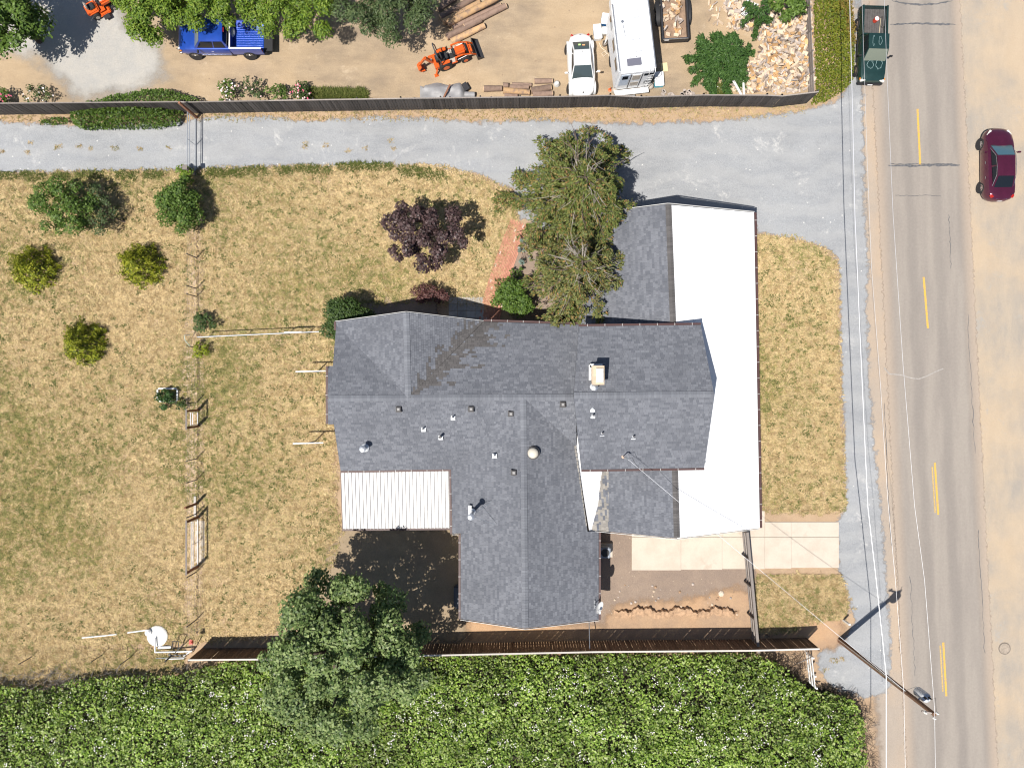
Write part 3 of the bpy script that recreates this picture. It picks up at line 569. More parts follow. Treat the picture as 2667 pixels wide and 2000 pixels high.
# ================================================================ FENCES AND GATES
def wood(name, a, b_, rough=.85):
    m, nt, b = new_mat(name); b.inputs['Roughness'].default_value = rough; b.inputs['Specular IOR Level'].default_value = .2
    oc = N(nt, 'ShaderNodeTexCoord').outputs['Object']; g = noise(nt, 3, 6, .7, oc, (9, 9, .8)); c = mixc(nt, step(nt, g, .3, .7), a, b_); v = N(nt, 'ShaderNodeVectorMath', operation='SCALE'); L(nt, c, v.inputs[0]); L(nt, lin(nt, objrand(nt), 0, 1, .72, 1.2), v.inputs['Scale'])
    L(nt, v.outputs[0], b.inputs['Base Color']); bump(nt, b, g, .4, .01); MT[name] = m
wood('black_board', (.05, .045, .043), (.105, .095, .09)); wood('brown_board', (.10, .065, .045), (.17, .11, .075)); wood('grey_timber', (.23, .20, .18), (.36, .32, .29)); wood('red_timber', (.22, .10, .06), (.32, .16, .10)); wood('pale_timber', (.52, .48, .43), (.66, .62, .57)); wood('dark_timber', (.055, .045, .04), (.11, .09, .08))
def board_fence(name, label, pix, h, mat, capmat, pitch, railside, capw=.1, skip=()):
    pts = [P(x, y, h) for x, y in pix]; pts = [Vector((p.x, p.y, 0)) for p in pts]; fo = thing(name, label, 'fence', pts[0]); base = []
    for k in range(4):
        mb = MB(); wdt = pitch-.016; mb.prism([(-wdt/2, -.011), (wdt/2, -.011), (wdt/2, .011), (-wdt/2, .011)], 0, h-random.uniform(0, .03)); base.append(mb)
    protos = []
    for i in range(len(pts)-1):
        a, b_ = pts[i], pts[i+1]; d = b_-a; n_ = max(1, round(d.length/pitch)); rz = math.atan2(d.y, d.x); sd = Vector((-d.y, d.x, 0)).normalized()*railside
        for j in range(n_):
            p = a+d*((j+.5)/n_); k = random.randrange(4)
            if len(protos) < 4: o = base[len(protos)].build('board', mat, fo); protos.append(o)
            else: o = protos[k].copy(); COL.objects.link(o); o.parent = fo
            q = p-pts[0]; o.location = (q.x+random.uniform(-.008, .008)*sd.x, q.y+random.uniform(-.008, .008), 0); o.rotation_euler = (random.uniform(-.012, .012), random.uniform(-.008, .008), rz+random.uniform(-.02, .02)); o.scale = (d.length/n_/pitch, 1, 1)
        mb = MB(); mb.bar(a+Vector((0, 0, h+.018)), b_+Vector((0, 0, h+.018)), capw, .036); mb.build('cap_rail', capmat, fo, w=True)
        for z in (.35, 1.45): mb = MB(); mb.bar(a+sd*.04+Vector((0, 0, z)), b_+sd*.04+Vector((0, 0, z)), .04, .09); mb.build('rail', mat, fo, w=True)
        for j in range(max(1, int(d.length/2.4))+1): p = a+d*(j/max(1, int(d.length/2.4)))+sd*.1; mb = MB(); mb.box((p.x, p.y, h/2), (.09, .09, h), rz); mb.build('post', mat, fo, w=True)
    return fo
NF = [(-60, 271), (0, 270), (470, 266), (480, 267), (700, 263), (1043, 257.5), (1459, 252.5), (1590, 249.5), (1671, 253.6), (1834, 248.5), (1999, 249), (2038, 251), (2132, 240)]
board_fence('board_fence', 'long weathered black board fence between the dirt yard and the gravel drive', NF, 1.83, 'black_board', 'grey_timber', .182, 1, .07)
mb = MB(); a = P(2125, 241, 1.2); b_ = P(2112, -40, 1.2); fo = thing('low_board_fence', 'low grey plank fence beside the firewood heap and roadside ivy', 'fence', (a.x, a.y, 0))
for j in range(5):
    for z in (.25, .55, .85): mb = MB(); mb.bar(Vector((*a.lerp(b_, j/5).xy, z)), Vector((*a.lerp(b_, (j+1)/5-.004).xy, z)), .03, .24); mb.build('plank', 'grey_timber', fo, w=True)
    mb = MB(); mb.box((*a.lerp(b_, j/5).xy, .55), (.09, .09, 1.1)); mb.build('post', 'grey_timber', fo, w=True)
board_fence('board_fence', 'dark brown board fence with pale cap between back yard and bramble', [(490, 1718), (700, 1716), (760, 1713), (1130, 1706), (1540, 1697), (1955, 1693.5), (2134, 1689)], 1.95, 'brown_board', 'pale_timber', .168, -1, .1)
# ---- open three rail fence beside the concrete drive
rf = thing('rail_fence', 'dark open rail fence crossing between garage corner and board fence', 'fence', P(1940, 1540))
fa, fb = P(1929, 1375), P(1958, 1680); 
for z, wd in ((.35, .12), (.72, .14), (1.1, .15)): mb = MB(); mb.bar(Vector((fa.x, fa.y, z)), Vector((fb.x, fb.y, z)), .045, wd); mb.build('rail', 'grey_timber', rf, w=True)
for z in (.53, .91): mb = MB(); mb.bar(Vector((fa.x+.05, fa.y, z)), Vector((fb.x+.05, fb.y, z)), .03, .16); mb.build('rail', 'dark_timber', rf, w=True)
mb = MB(); mb.bar(Vector((fa.x, fa.y, 1.33)), Vector((fb.x, fb.y, 1.33)), .16, .04); mb.build('top_rail', 'grey_timber', rf, w=True)
for t in (.0, .22, .45, .72, .98): p = fa.lerp(fb, t); mb = MB(); mb.box((p.x-.08, p.y, .65), (.1, .1, 1.3)); mb.build('post', 'dark_timber', rf, w=True)
# ---- white slatted fence panel by the bramble corner
wf = thing('white_picket_fence', 'short white rail fence at the end of the bramble by the road', 'fence', P(2115, 1740))
a, b_ = P(2094, 1692), P(2103, 1772)
for z in (.35, .75, 1.15): mb = MB(); mb.bar(Vector((*a.xy, z)), Vector((*b_.xy, z)), .04, .14); mb.build('rail', 'white_trim', wf, w=True)
for t in (.02, .6, .98): p = a.lerp(b_, t); mb = MB(); mb.box((p.x+.07, p.y, .65), (.1, .1, 1.3)); mb.build('post', 'white_trim', wf, w=True)
mb = MB(); mb.bar(Vector((*(a-Vector((.5, .9, 0))).xy, .0)), Vector((*a.xy, 1.2)), .05, .05); mb.build('brace', 'grey_timber', wf, w=True)
# ---- metal tube gate across the gravel drive
simple('gate_tube', (.50, .53, .57), .45, .5)
tg = thing('tube_gate', 'long grey metal tube gate closed across the gravel drive', 'gate', P(511, 380)); g0, g1 = P(511, 312), P(510, 447)
for z in (.12, .95, 1.25): mb = MB(); mb.cyl(Vector((*g0.xy, z)), Vector((*g1.xy, z)), .028, .028, 8); mb.build('tube', 'gate_tube', tg, w=True)
for t in (.0, .5, 1.): p = g0.lerp(g1, t); mb = MB(); mb.cyl((*p.xy, .1), (*p.xy, 1.27), .022, .022, 8); mb.build('upright', 'gate_tube', tg, w=True)
gp = P(513, 311); mb = MB(); mb.box((gp.x, gp.y+.1, 1.25), (.13, .13, 2.5)); o = mb.build('gate_post', 'red_timber'); tag(o, 'tall brown timber post at the fence end of the tube gate', 'post')
gp = P(508, 449); mb = MB(); mb.box((gp.x, gp.y-.12, .72), (.16, .16, 1.44)); mb.box((gp.x, gp.y-.12, 1.46), (.3, .3, .05)); o = mb.build('gate_post', 'grey_timber'); tag(o, 'short capped post at the bush end of the tube gate', 'post')
# ---- wire fence across the lawn: thin posts and strands
simple('post_steel', (.10, .095, .09), .6, .3); simple('wire_steel', (.35, .34, .33), .5, .6); simple('pvc_white', (.80, .81, .82), .4)
wfz = thing('wire_fence', 'thin wire fence with steel posts running across the dry lawn', 'fence', P(513, 1000))
for y in (600, 672, 752, 773, 905, 1048, 1194, 1249, 1337, 1488, 1612):
    q = P(513, y); mb = MB(); mb.box((q.x, q.y, .75), (.05, .05, 1.5)); mb.build('post', 'post_steel', wfz, w=True)
for z in (.35, .75, 1.1, 1.38):
    for ya, yb in ((600, 1066), (1114, 1345), (1478, 1650)): mb = MB(); a = P(513, ya); c = P(513, yb); mb.cyl((a.x, a.y, z), (c.x, c.y, z), .004, .004, 4); mb.build('wire', 'wire_steel', wfz, w=True)
# bare soil line below the wire
sheet('fence_line_path', [(490, 590), (524, 590), (530, 1000), (524, 1650), (480, 1650), (488, 1300), (470, 1000), (486, 760)], .02, MT['pale_path'], cell=.2, margin=.6)
m, nt, b = new_mat('fence_line_dirt'); b.inputs['Roughness'].default_value = 1; L(nt, mixc(nt, step(nt, noise(nt, 5, 4, .7), .4, .6), (.075, .055, .04), (.2, .14, .1)), b.inputs['Base Color']); sheet_alpha(m, nt, b, .04, .14, 3); MT['fence_line_dirt'] = m
sheet('fence_line_soil', [(511, 590), (517, 590), (521, 1000), (516, 1650), (510, 1650), (514, 1000)], .024, MT['fence_line_dirt'], cell=.06, margin=.2)
def frame_gate(name, label, y0, y1, h, gh):
    t = thing(name, label, 'gate', P(516, (y0+y1)/2))
    for y in (y0, y1): q = P(517, y); mb = MB(); mb.box((q.x, q.y, h/2), (.12, .12, h)); mb.build('post', 'red_timber', t, w=True)
    a, c = P(517, y0), P(517, y1); mb = MB(); mb.bar((a.x, a.y+.12, h+.02), (c.x, c.y-.12, h+.02), .09, .05); mb.build('lintel', 'grey_timber', t, w=True)
    a = P(517, y0+5); c = P(517, y1-5)
    for z in (.15, gh*.75, gh): mb = MB(); mb.cyl((a.x, a.y, z), (c.x, c.y, z), .025, .025, 8); mb.build('tube', 'pvc_white', t, w=True)
    for k in (a, c): mb = MB(); mb.cyl((k.x, k.y, .13), (k.x, k.y, gh+.02), .025, .025, 8); mb.build('upright', 'pvc_white', t, w=True)
    if y1-y0 > 80: k = a.lerp(c, .5); mb = MB(); mb.cyl((k.x, k.y, .13), (k.x, k.y, gh), .018, .018, 8); mb.build('upright', 'wire_steel', t, w=True)
frame_gate('garden_gate', 'narrow timber gateway with white tube gate in the wire fence', 1068, 1110, 1.72, 1.15); frame_gate('garden_gate', 'wide timber gateway with white tube gate over a concrete strip', 1346, 1474, 1.72, 1.05)
mb = MB(); q = P(521, 1410); mb.box((q.x, q.y, .03), (.62, 2.7, .05)); o = mb.build('gate_sill', 'concrete'); tag(o, 'concrete strip on the ground below the wide garden gate', 'slab')
mb = MB(); q = P(509, 1318); mb.box((q.x, q.y, .06), (.14, 1.3, .1)); o = mb.build('plank', 'pale_timber'); tag(o, 'pale plank lying on the ground beside the wide garden gate', 'plank')
mb = MB(); q = P(513, 1311); mb.box((q.x, q.y, .85), (.12, .12, 1.7)); o = mb.build('brace_post', 'red_timber'); tag(o, 'stout brown post by the plank beside the wide garden gate', 'post')
# ---- white rail fence from wire fence to the house corner
pr = thing('pipe_rail_fence', 'white pipe rail fence running from the wire fence to the house corner', 'fence', P(690, 870)); pa, pb = P(513, 878, 1.25), P(846, 863, 1.25)
for k in range(4): mb = MB(); mb.cyl(pa.lerp(pb, k/4), pa.lerp(pb, (k+.995)/4), .032, .032, 8); mb.build('rail', 'gate_tube', pr, w=True)
for t in (.02, .33, .67, .83): p = pa.lerp(pb, t); mb = MB(); mb.cyl((p.x, p.y, 0), (p.x, p.y, 1.24), .03, .03, 8); mb.build('post', 'galvanised', pr, w=True)
p = pa.lerp(pb, .75); mb = MB(); mb.bar((p.x-.55, p.y+.02, 1.2), (p.x+.55, p.y+.05, 1.2), .08, .1); mb.build('gate_rail', 'pvc_white', pr, w=True)
q = P(497, 888); mb = MB(); mb.tube([(q.x, q.y-.4, .03), (q.x-.1, q.y, .6), (q.x, q.y+.3, .95), (q.x+.15, q.y+.35, .5)], .025, 6); o = mb.build('hose', simple('hose_green', (.5, .62, .55), .5)); tag(o, 'pale green hose hung at the corner of the pipe rail fence', 'hose')
# ---- clothes line posts
for (xa, xb, y), lab in (((770, 848, 967), 'white steel clothesline post nearer the pipe rail fence'), ((763, 842, 1154), 'white steel clothesline post nearer the patio cover')):
    a, c = P(xa, y+1, 1.75), P(xb, y-1, 1.75); mid = (a+c)/2; t = thing('clothesline_post', lab, 'clothesline', (mid.x, mid.y, 0), 0, 'clothesline posts by the house')
    mb = MB(); mb.bar(a, c, .07, .07); mb.build('crossbar', 'pvc_white', t, w=True); mb = MB(); mb.cyl((mid.x, mid.y, 0), (mid.x, mid.y, 1.72), .04, .04, 8); mb.build('pole', 'post_steel', t, w=True)
# ================================================================ VEGETATION
def leafmat(name, cols, rough=.55, trans=.22, field=.0):
    m, nt, b = new_mat(name); b.inputs['Roughness'].default_value = rough; b.inputs['Specular IOR Level'].default_value = .35; r = island(nt)
    rp = N(nt, 'ShaderNodeValToRGB'); L(nt, r, rp.inputs[0]); e = rp.color_ramp.elements; n = len(cols)
    for i, c in enumerate(cols):
        x = e[i] if i < 2 else e.new(1.); x.position = i/(n-1); x.color = (*c, 1)
    e[0].position = 0.
    c = rp.outputs[0]
    if field: v = N(nt, 'ShaderNodeVectorMath', operation='SCALE'); L(nt, c, v.inputs[0]); L(nt, lin(nt, mth(nt, 'ADD', mth(nt, 'MULTIPLY', noise(nt, .9, 2, .5), .5), mth(nt, 'MULTIPLY', noise(nt, .22, 3, .6), .5)), .38, .62, 1-field, 1+field), v.inputs['Scale']); c = v.outputs[0]
    L(nt, c, b.inputs['Base Color']); t = N(nt, 'ShaderNodeBsdfTranslucent'); L(nt, c, t.inputs[0]); mx = N(nt, 'ShaderNodeMixShader'); mx.inputs[0].default_value = trans
    L(nt, b.outputs[0], mx.inputs[1]); L(nt, t.outputs[0], mx.inputs[2]); L(nt, mx.outputs[0], nt.nodes['Material Output'].inputs['Surface']); MT[name] = m; return m
def unit(a): return a/np.maximum(1e-6, np.linalg.norm(a, axis=1, keepdims=True))
def rnd(n, k=3): return RNG.normal(size=(n, k))
def leaf_quads(c, nrm, size, asp=.55, direction=None):
    n = len(c); d = unit(np.cross(nrm, rnd(n))) if direction is None else unit(direction-nrm*np.sum(direction*nrm, 1, keepdims=True))
    s = np.cross(nrm, d); L_ = size[:, None]; W = L_*asp*.5
    V = np.stack([c-d*L_*.5, c+s*W+nrm*L_*.06, c+d*L_*.5-nrm*L_*.08, c-s*W+nrm*L_*.06], 1); Q = np.arange(4*n).reshape(n, 4)
    return V.reshape(-1, 3), Q
class Leaf:
    def __init__(s): s.V = []; s.n = 0; s.Q = []
    def add(s, c, nrm, size, asp=.55, direction=None):
        c = np.asarray(c, float); size = np.broadcast_to(np.asarray(size, float), (len(c),)); V, Q = leaf_quads(c, unit(nrm), size, asp, direction); s.V.append(V); s.Q.append(Q+s.n); s.n += len(V)
    def blob(s, c, r, n, size, sq=.8, up=.5, low=-.35, asp=.55, jit=.5):
        d = unit(rnd(n)); d[:, 2] = np.where(d[:, 2] < low, -d[:, 2], d[:, 2]); rr = r*(1-.45*RNG.random(n)**2)*(1+.12*RNG.normal(size=n))
        p = np.array(c)+d*rr[:, None]*np.array([1, 1, sq]); s.add(p, d*.7+np.array([0, 0, up])+jit*rnd(n), size*(.65+.7*RNG.random(n)), asp)
    def build(s, name, mat, parent=None, w=True, loc=None):
        V = np.concatenate(s.V); Q = np.concatenate(s.Q)
        if parent is not None and w: V = V-np.array(ROOT[parent.name])
        return np_mesh(name, V, Q, MT[mat], parent, loc)
leafmat('big_tree_leaf', [(.05, .095, .026), (.12, .185, .05), (.2, .275, .09), (.31, .38, .15)], .5, field=.15)
leafmat('bright_leaf', [(.07, .13, .015), (.12, .21, .02), (.19, .28, .03), (.26, .34, .05)]); leafmat('green_leaf', [(.05, .10, .015), (.095, .165, .025), (.16, .25, .045)]); leafmat('dark_leaf', [(.03, .06, .015), (.055, .10, .022), (.095, .15, .035)])
leafmat('willow_leaf', [(.05, .085, .03), (.085, .13, .045), (.14, .18, .075)]); leafmat('purple_leaf', [(.03, .018, .02), (.06, .035, .036), (.11, .066, .064), (.17, .115, .11)], .45); leafmat('red_leaf', [(.07, .025, .025), (.13, .055, .05), (.2, .1, .09)])
leafmat('golden_leaf', [(.06, .09, .01), (.19, .23, .015), (.34, .36, .025), (.46, .46, .06)]); leafmat('lime_leaf', [(.14, .19, .01), (.25, .3, .015), (.36, .4, .03)]); leafmat('fir_needle', [(.02, .05, .012), (.035, .085, .018), (.06, .12, .025)], .6, .1)
leafmat('spruce_green', [(.05, .07, .018), (.095, .125, .025), (.14, .175, .04), (.19, .22, .06), (.3, .16, .06)], .6, .12); leafmat('spruce_rust', [(.06, .08, .025), (.12, .14, .04), (.17, .17, .05), (.16, .2, .055), (.36, .19, .07)], .6, .12)
leafmat('bramble_leaf', [(.075, .14, .02), (.15, .25, .035), (.24, .36, .05), (.34, .45, .09), (.5, .57, .25)], .45, .3, field=.36); leafmat('ivy_leaf', [(.04, .085, .012), (.08, .14, .02), (.13, .2, .03)]); leafmat('verge_leaf', [(.07, .11, .01), (.13, .17, .015), (.19, .21, .02), (.25, .24, .03)], .6); leafmat('verge_brown_leaf', [(.13, .11, .02), (.22, .15, .03), (.28, .2, .05)], .7)
leafmat('fir_green', [(.022, .06, .012), (.045, .105, .02), (.085, .165, .035)], .6, .12); leafmat('dry_leaf', [(.13, .10, .07), (.2, .15, .11), (.28, .22, .17)], .8, .1); leafmat('hosta_leaf', [(.16, .22, .18), (.25, .32, .28)], .5)
simple('bark', (.12, .09, .07), .95, var=.3, vs=5, bmp=.6, bs=12); simple('grey_twig', (.33, .29, .25), .9, var=.2); simple('petal_white', (.8, .76, .74), .6); simple('petal_pink', (.7, .12, .22), .6); simple('petal_pale', (.8, .55, .55), .6)
def trunk(t, base, tops, r, r1=.03, name='trunk'):
    mb = MB(); base = Vector(base); top = Vector(tops[0]); mb.tube([base-Vector((0, 0, .1)), base.lerp(top, .35)+Vector((random.uniform(-.1, .1), random.uniform(-.1, .1), 0)), base.lerp(top, .7), top], [r*1.25, r*.85, r*.6, r*.3], 8)
    o = mb.build(name, 'bark', t, w=True, smooth=60)
    for q in tops[1:]:
        q = Vector(q); f = random.uniform(.3, .65); s_ = base.lerp(top, f); mid = s_.lerp(q, .5)+Vector((0, 0, .25)); mb = MB(); mb.tube([s_, mid, q], [r*.42, r*.26, r1], 6); mb.build('limb', 'bark', t, w=True, smooth=60)
def tree(name, label, cat, c, rad, clumps, cr, leaf, dens, mat, tr, group=None, up=.5, base=None, low=-.2, extra=(), asp=.6, sq=.8):
    """c: crown centre (world), rad: (rx, ry, rz)"""
    c = Vector(c); bx = Vector(base) if base is not None else Vector((c.x, c.y, 0)); t = thing(name, label, cat, (bx.x, bx.y, 0), 0, group); lf = Leaf(); cs = []
    n = 0; k = 0; gold = math.pi*(3-5**.5)
    for i in range(clumps):
        z = 1-(1-low)*(i+.5)/clumps; rr = math.sqrt(max(0, 1-z*z)); a = i*gold+random.uniform(-.35, .35); f = random.uniform(.62, 1.02) if i % 4 else random.uniform(.3, .6)
        cs.append(Vector((c.x+rad[0]*rr*math.cos(a)*f, c.y+rad[1]*rr*math.sin(a)*f, c.z+rad[2]*z*f)))
    cs += [Vector(e) for e in extra]
    for q in cs: r = cr*random.uniform(.65, 1.25); lf.blob(q, r, int(dens*2.1*4*math.pi*r*r*.6), leaf*1.25, sq, up, asp=asp, jit=.4)
    trunk(t, (bx.x, bx.y, 0), [c+Vector((0, 0, rad[2]*.6))]+random.sample(cs, min(7, len(cs))), tr); lf.build('crown', mat, t); return t
def bush(name, label, px, py, z, rad, mat, leaf=.1, dens=60, clumps=12, group=None, cat='bush', **k):
    c = P(px, py, z); return tree(name, label, cat, c, rad, clumps, min(rad)*.5, leaf, dens, mat, .04, group, **k)
# --- big tree at the south fence
bt = P(895, 1700, 6.2); ex = [P(790, 1560, 5.5), P(760, 1600, 5), P(730, 1690, 5.5), P(1090, 1650, 5), P(1100, 1760, 5), P(1060, 1800, 5), P(960, 1850, 5.5), P(860, 1870, 5.5), P(800, 1830, 5.5), P(730, 1760, 5.2), P(960, 1900, 5), P(880, 1915, 5), P(940, 1540, 6), P(890, 1530, 6), P(840, 1620, 7), P(780, 1700, 6.5), P(850, 1780, 6.8), P(1000, 1760, 6.5)]
tree('broadleaf_tree', 'huge dark green broadleaf tree spreading over the fence and bramble', 'tree', bt, (4.4, 4.3, 3.3), 80, .74, .16, 46, 'big_tree_leaf', .38, up=.85, base=(P(957, 1630).x, P(957, 1630).y, 0), extra=ex, low=-.3)
# --- yard row behind the blue pickup
def T(px, py, z): return P(px, py, z)
tree('shade_tree', 'dark green leafy tree cut by the upper left corner', 'tree', T(18, 45, 3.0), (2.5, 2.3, 1.9), 22, .8, .17, 45, 'green_leaf', .2, 'trees along the top edge')
tree('shrub_tree', 'bright yellow-green leafy tree hanging over the blue pickup hood', 'tree', T(395, 25, 2.2), (2.1, 2.3, 1.5), 22, .62, .16, 72, 'bright_leaf', .1, 'trees along the top edge', asp=.42, base=(P(400, -15).x, P(400, -15).y, 0))
tree('shrub_tree', 'bright green leafy tree behind the cab of the blue pickup', 'tree', T(545, 0, 2.6), (2.4, 1.7, 1.4), 20, .6, .16, 72, 'bright_leaf', .1, 'trees along the top edge', asp=.42, base=(P(540, -50).x, P(540, -50).y, 0))
tree('shrub_tree', 'yellow-green leafy tree hanging over the open tailgate', 'tree', T(720, 22, 2.4), (1.9, 2.0, 1.4), 20, .6, .15, 72, 'bright_leaf', .1, 'trees along the top edge', asp=.42, base=(P(730, -10).x, P(730, -10).y, 0))
tree('shrub_tree', 'lime tipped leafy tree between pickup tailgate and feathery tree', 'tree', T(815, 12, 2.4), (1.3, 1.9, 1.4), 14, .6, .15, 72, 'bright_leaf', .1, 'trees along the top edge', asp=.42, base=(P(815, -10).x, P(815, -10).y, 0))
tree('feathery_tree', 'grey-green feathery tree beside the stacked logs', 'tree', T(1000, 20, 3.), (3.0, 2.2, 1.7), 30, .62, .17, 60, 'willow_leaf', .15, 'trees along the top edge', base=(P(1005, -20).x, P(1005, -20).y, 0), asp=.3)
# --- lawn trees and bushes
tree('young_tree', 'open green tree on the left lawn below the gravel drive', 'tree', T(165, 545, 1.8), (1.8, 1.7, 1.2), 22, .5, .12, 55, 'green_leaf', .07, base=(P(215, 560).x, P(215, 560).y, 0))
tree('young_tree', 'thin yellowish leaning tree beside the open green tree on the lawn', 'tree', T(255, 545, 1.2), (1.4, 1.5, .8), 16, .4, .1, 40, 'willow_leaf', .05, base=(P(330, 580).x, P(330, 580).y, 0))
bush('lilac_bush', 'dense green bush at the lawn end of the tube gate', 470, 535, 1.2, (1.2, 1.6, 1.0), 'green_leaf', .12, 60, 24); bush('gate_shrub', 'light green shrub growing around the short gate post', 483, 458, .6, (.55, .55, .5), 'bright_leaf', .12, 50, 8)
def arborvitae(label, px, py, r, h, mat):
    q = P(px, py, h*.35); t = thing('golden_conifer', label, 'conifer', (q.x, q.y, 0), 0, 'golden conifers on the lawn'); lf = Leaf(); n = 2600
    a = RNG.random(n)*2*np.pi; zz = RNG.random(n)**1.2; rr = r*(1-zz)**.7*(.8+.28*RNG.random(n))*(1+.14*np.sin(a*7+zz*9)); p = np.stack([q.x+rr*np.cos(a), q.y+rr*np.sin(a), .08+h*zz], 1)
    d = np.stack([np.cos(a), np.sin(a), np.full(n, .7)], 1); lf.add(p, d+.45*rnd(n), .17*(.6+.8*RNG.random(n)), .45, np.tile([0, 0, 1.], (n, 1))+.5*rnd(n)); 
    for k in range(26):                                    # upright sprays breaking the outline
        a = random.uniform(0, 6.28); zz = random.random()**1.3; rr = r*(1-zz)**.7*random.uniform(.85, 1.12); c = np.array([q.x+rr*math.cos(a), q.y+rr*math.sin(a), .1+h*zz]); m_ = 46; s = RNG.random(m_); d0 = np.array([math.cos(a)*.7, math.sin(a)*.7, .8]); pp = c+d0*s[:, None]*.42+.07*rnd(m_); lf.add(pp, np.tile([math.cos(a), math.sin(a), .8], (m_, 1))+.5*rnd(m_), .15*(.6+.8*RNG.random(m_)), .4, np.tile(d0, (m_, 1))+.3*rnd(m_))
    lf.build('foliage', mat, t)
    mb = MB(); mb.cyl((q.x, q.y, 0), (q.x, q.y, h*.7), .06, .02, 7); mb.build('trunk', 'bark', t, w=True)
arborvitae('golden conifer nearest the left edge of the lawn', 83, 698, 1.42, 1.7, 'golden_leaf'); arborvitae('golden conifer nearest the wire fence', 363, 687, 1.35, 1.7, 'golden_leaf'); arborvitae('darker golden conifer alone on the lower lawn', 213, 892, 1.3, 1.75, 'golden_leaf')
bush('juniper', 'dark blue-green shrub just above the white pipe rail fence', 532, 836, .5, (.75, .65, .5), 'dark_leaf', .1, 70, 10, up=.8); bush('lime_shrub', 'small bright lime green shrub at the pipe rail fence corner', 523, 912, .4, (.62, .55, .4), 'lime_leaf', .1, 60, 9)
bush('small_fir', 'small dark shrub inside a white square frame beside the narrow gateway', 432, 1040, .45, (.62, .7, .5), 'fir_needle', .12, 70, 10); bush('small_fir', 'small dark shrub close to the narrow timber gateway', 470, 1052, .35, (.45, .35, .35), 'dark_leaf', .1, 60, 7)
pf = thing('planter_frame', 'white square timber frame around the small dark shrub', 'frame', P(445, 1030)); fx = [P(413, 1012), P(464, 1012), P(464, 1045), P(413, 1045)]
for i in range(4): a, c = fx[i], fx[(i+1) % 4]; d = (c-a).normalized(); mb = MB(); mb.bar(a+d*.05+Vector((0, 0, .12)), c-d*.05+Vector((0, 0, .12)), .09, .09); mb.build('side', 'white_trim', pf, w=True)
tree('plum_tree', 'dark purple-leaved tree standing alone on the front lawn', 'tree', T(1100, 612, 2.6), (2.55, 2.1, 1.6), 34, .45, .15, 60, 'purple_leaf', .12, base=(P(1135, 640).x, P(1135, 640).y, 0))
bush('barberry', 'dusty red bush beside the front steps at the house wall', 1118, 768, .8, (1.15, .6, .6), 'red_leaf', .1, 65, 14); bush('round_bush', 'clipped round green bush at the north-west house corner', 905, 832, 1.3, (1.35, 1.35, 1.1), 'dark_leaf', .1, 85, 34, up=.6)
bush('leafy_bush', 'rounded bright green bush beside the brick path and house eave', 1333, 778, 1., (1.1, 1.05, .85), 'green_leaf', .12, 70, 20); bush('leafy_bush', 'bright green low bush under the rust-tipped spruce at the eave', 1470, 805, .7, (1.2, .55, .6), 'bright_leaf', .14, 50, 9)
bush('hosta_clump', 'grey-green leafy clump beside the brick path below the spruce', 1362, 655, .3, (.5, .9, .3), 'hosta_leaf', .16, 40, 8, cat='plant'); bush('rose_bush', 'low green bush with pink blooms beside the brick path', 1345, 710, .35, (.5, .4, .3), 'green_leaf', .12, 45, 6)
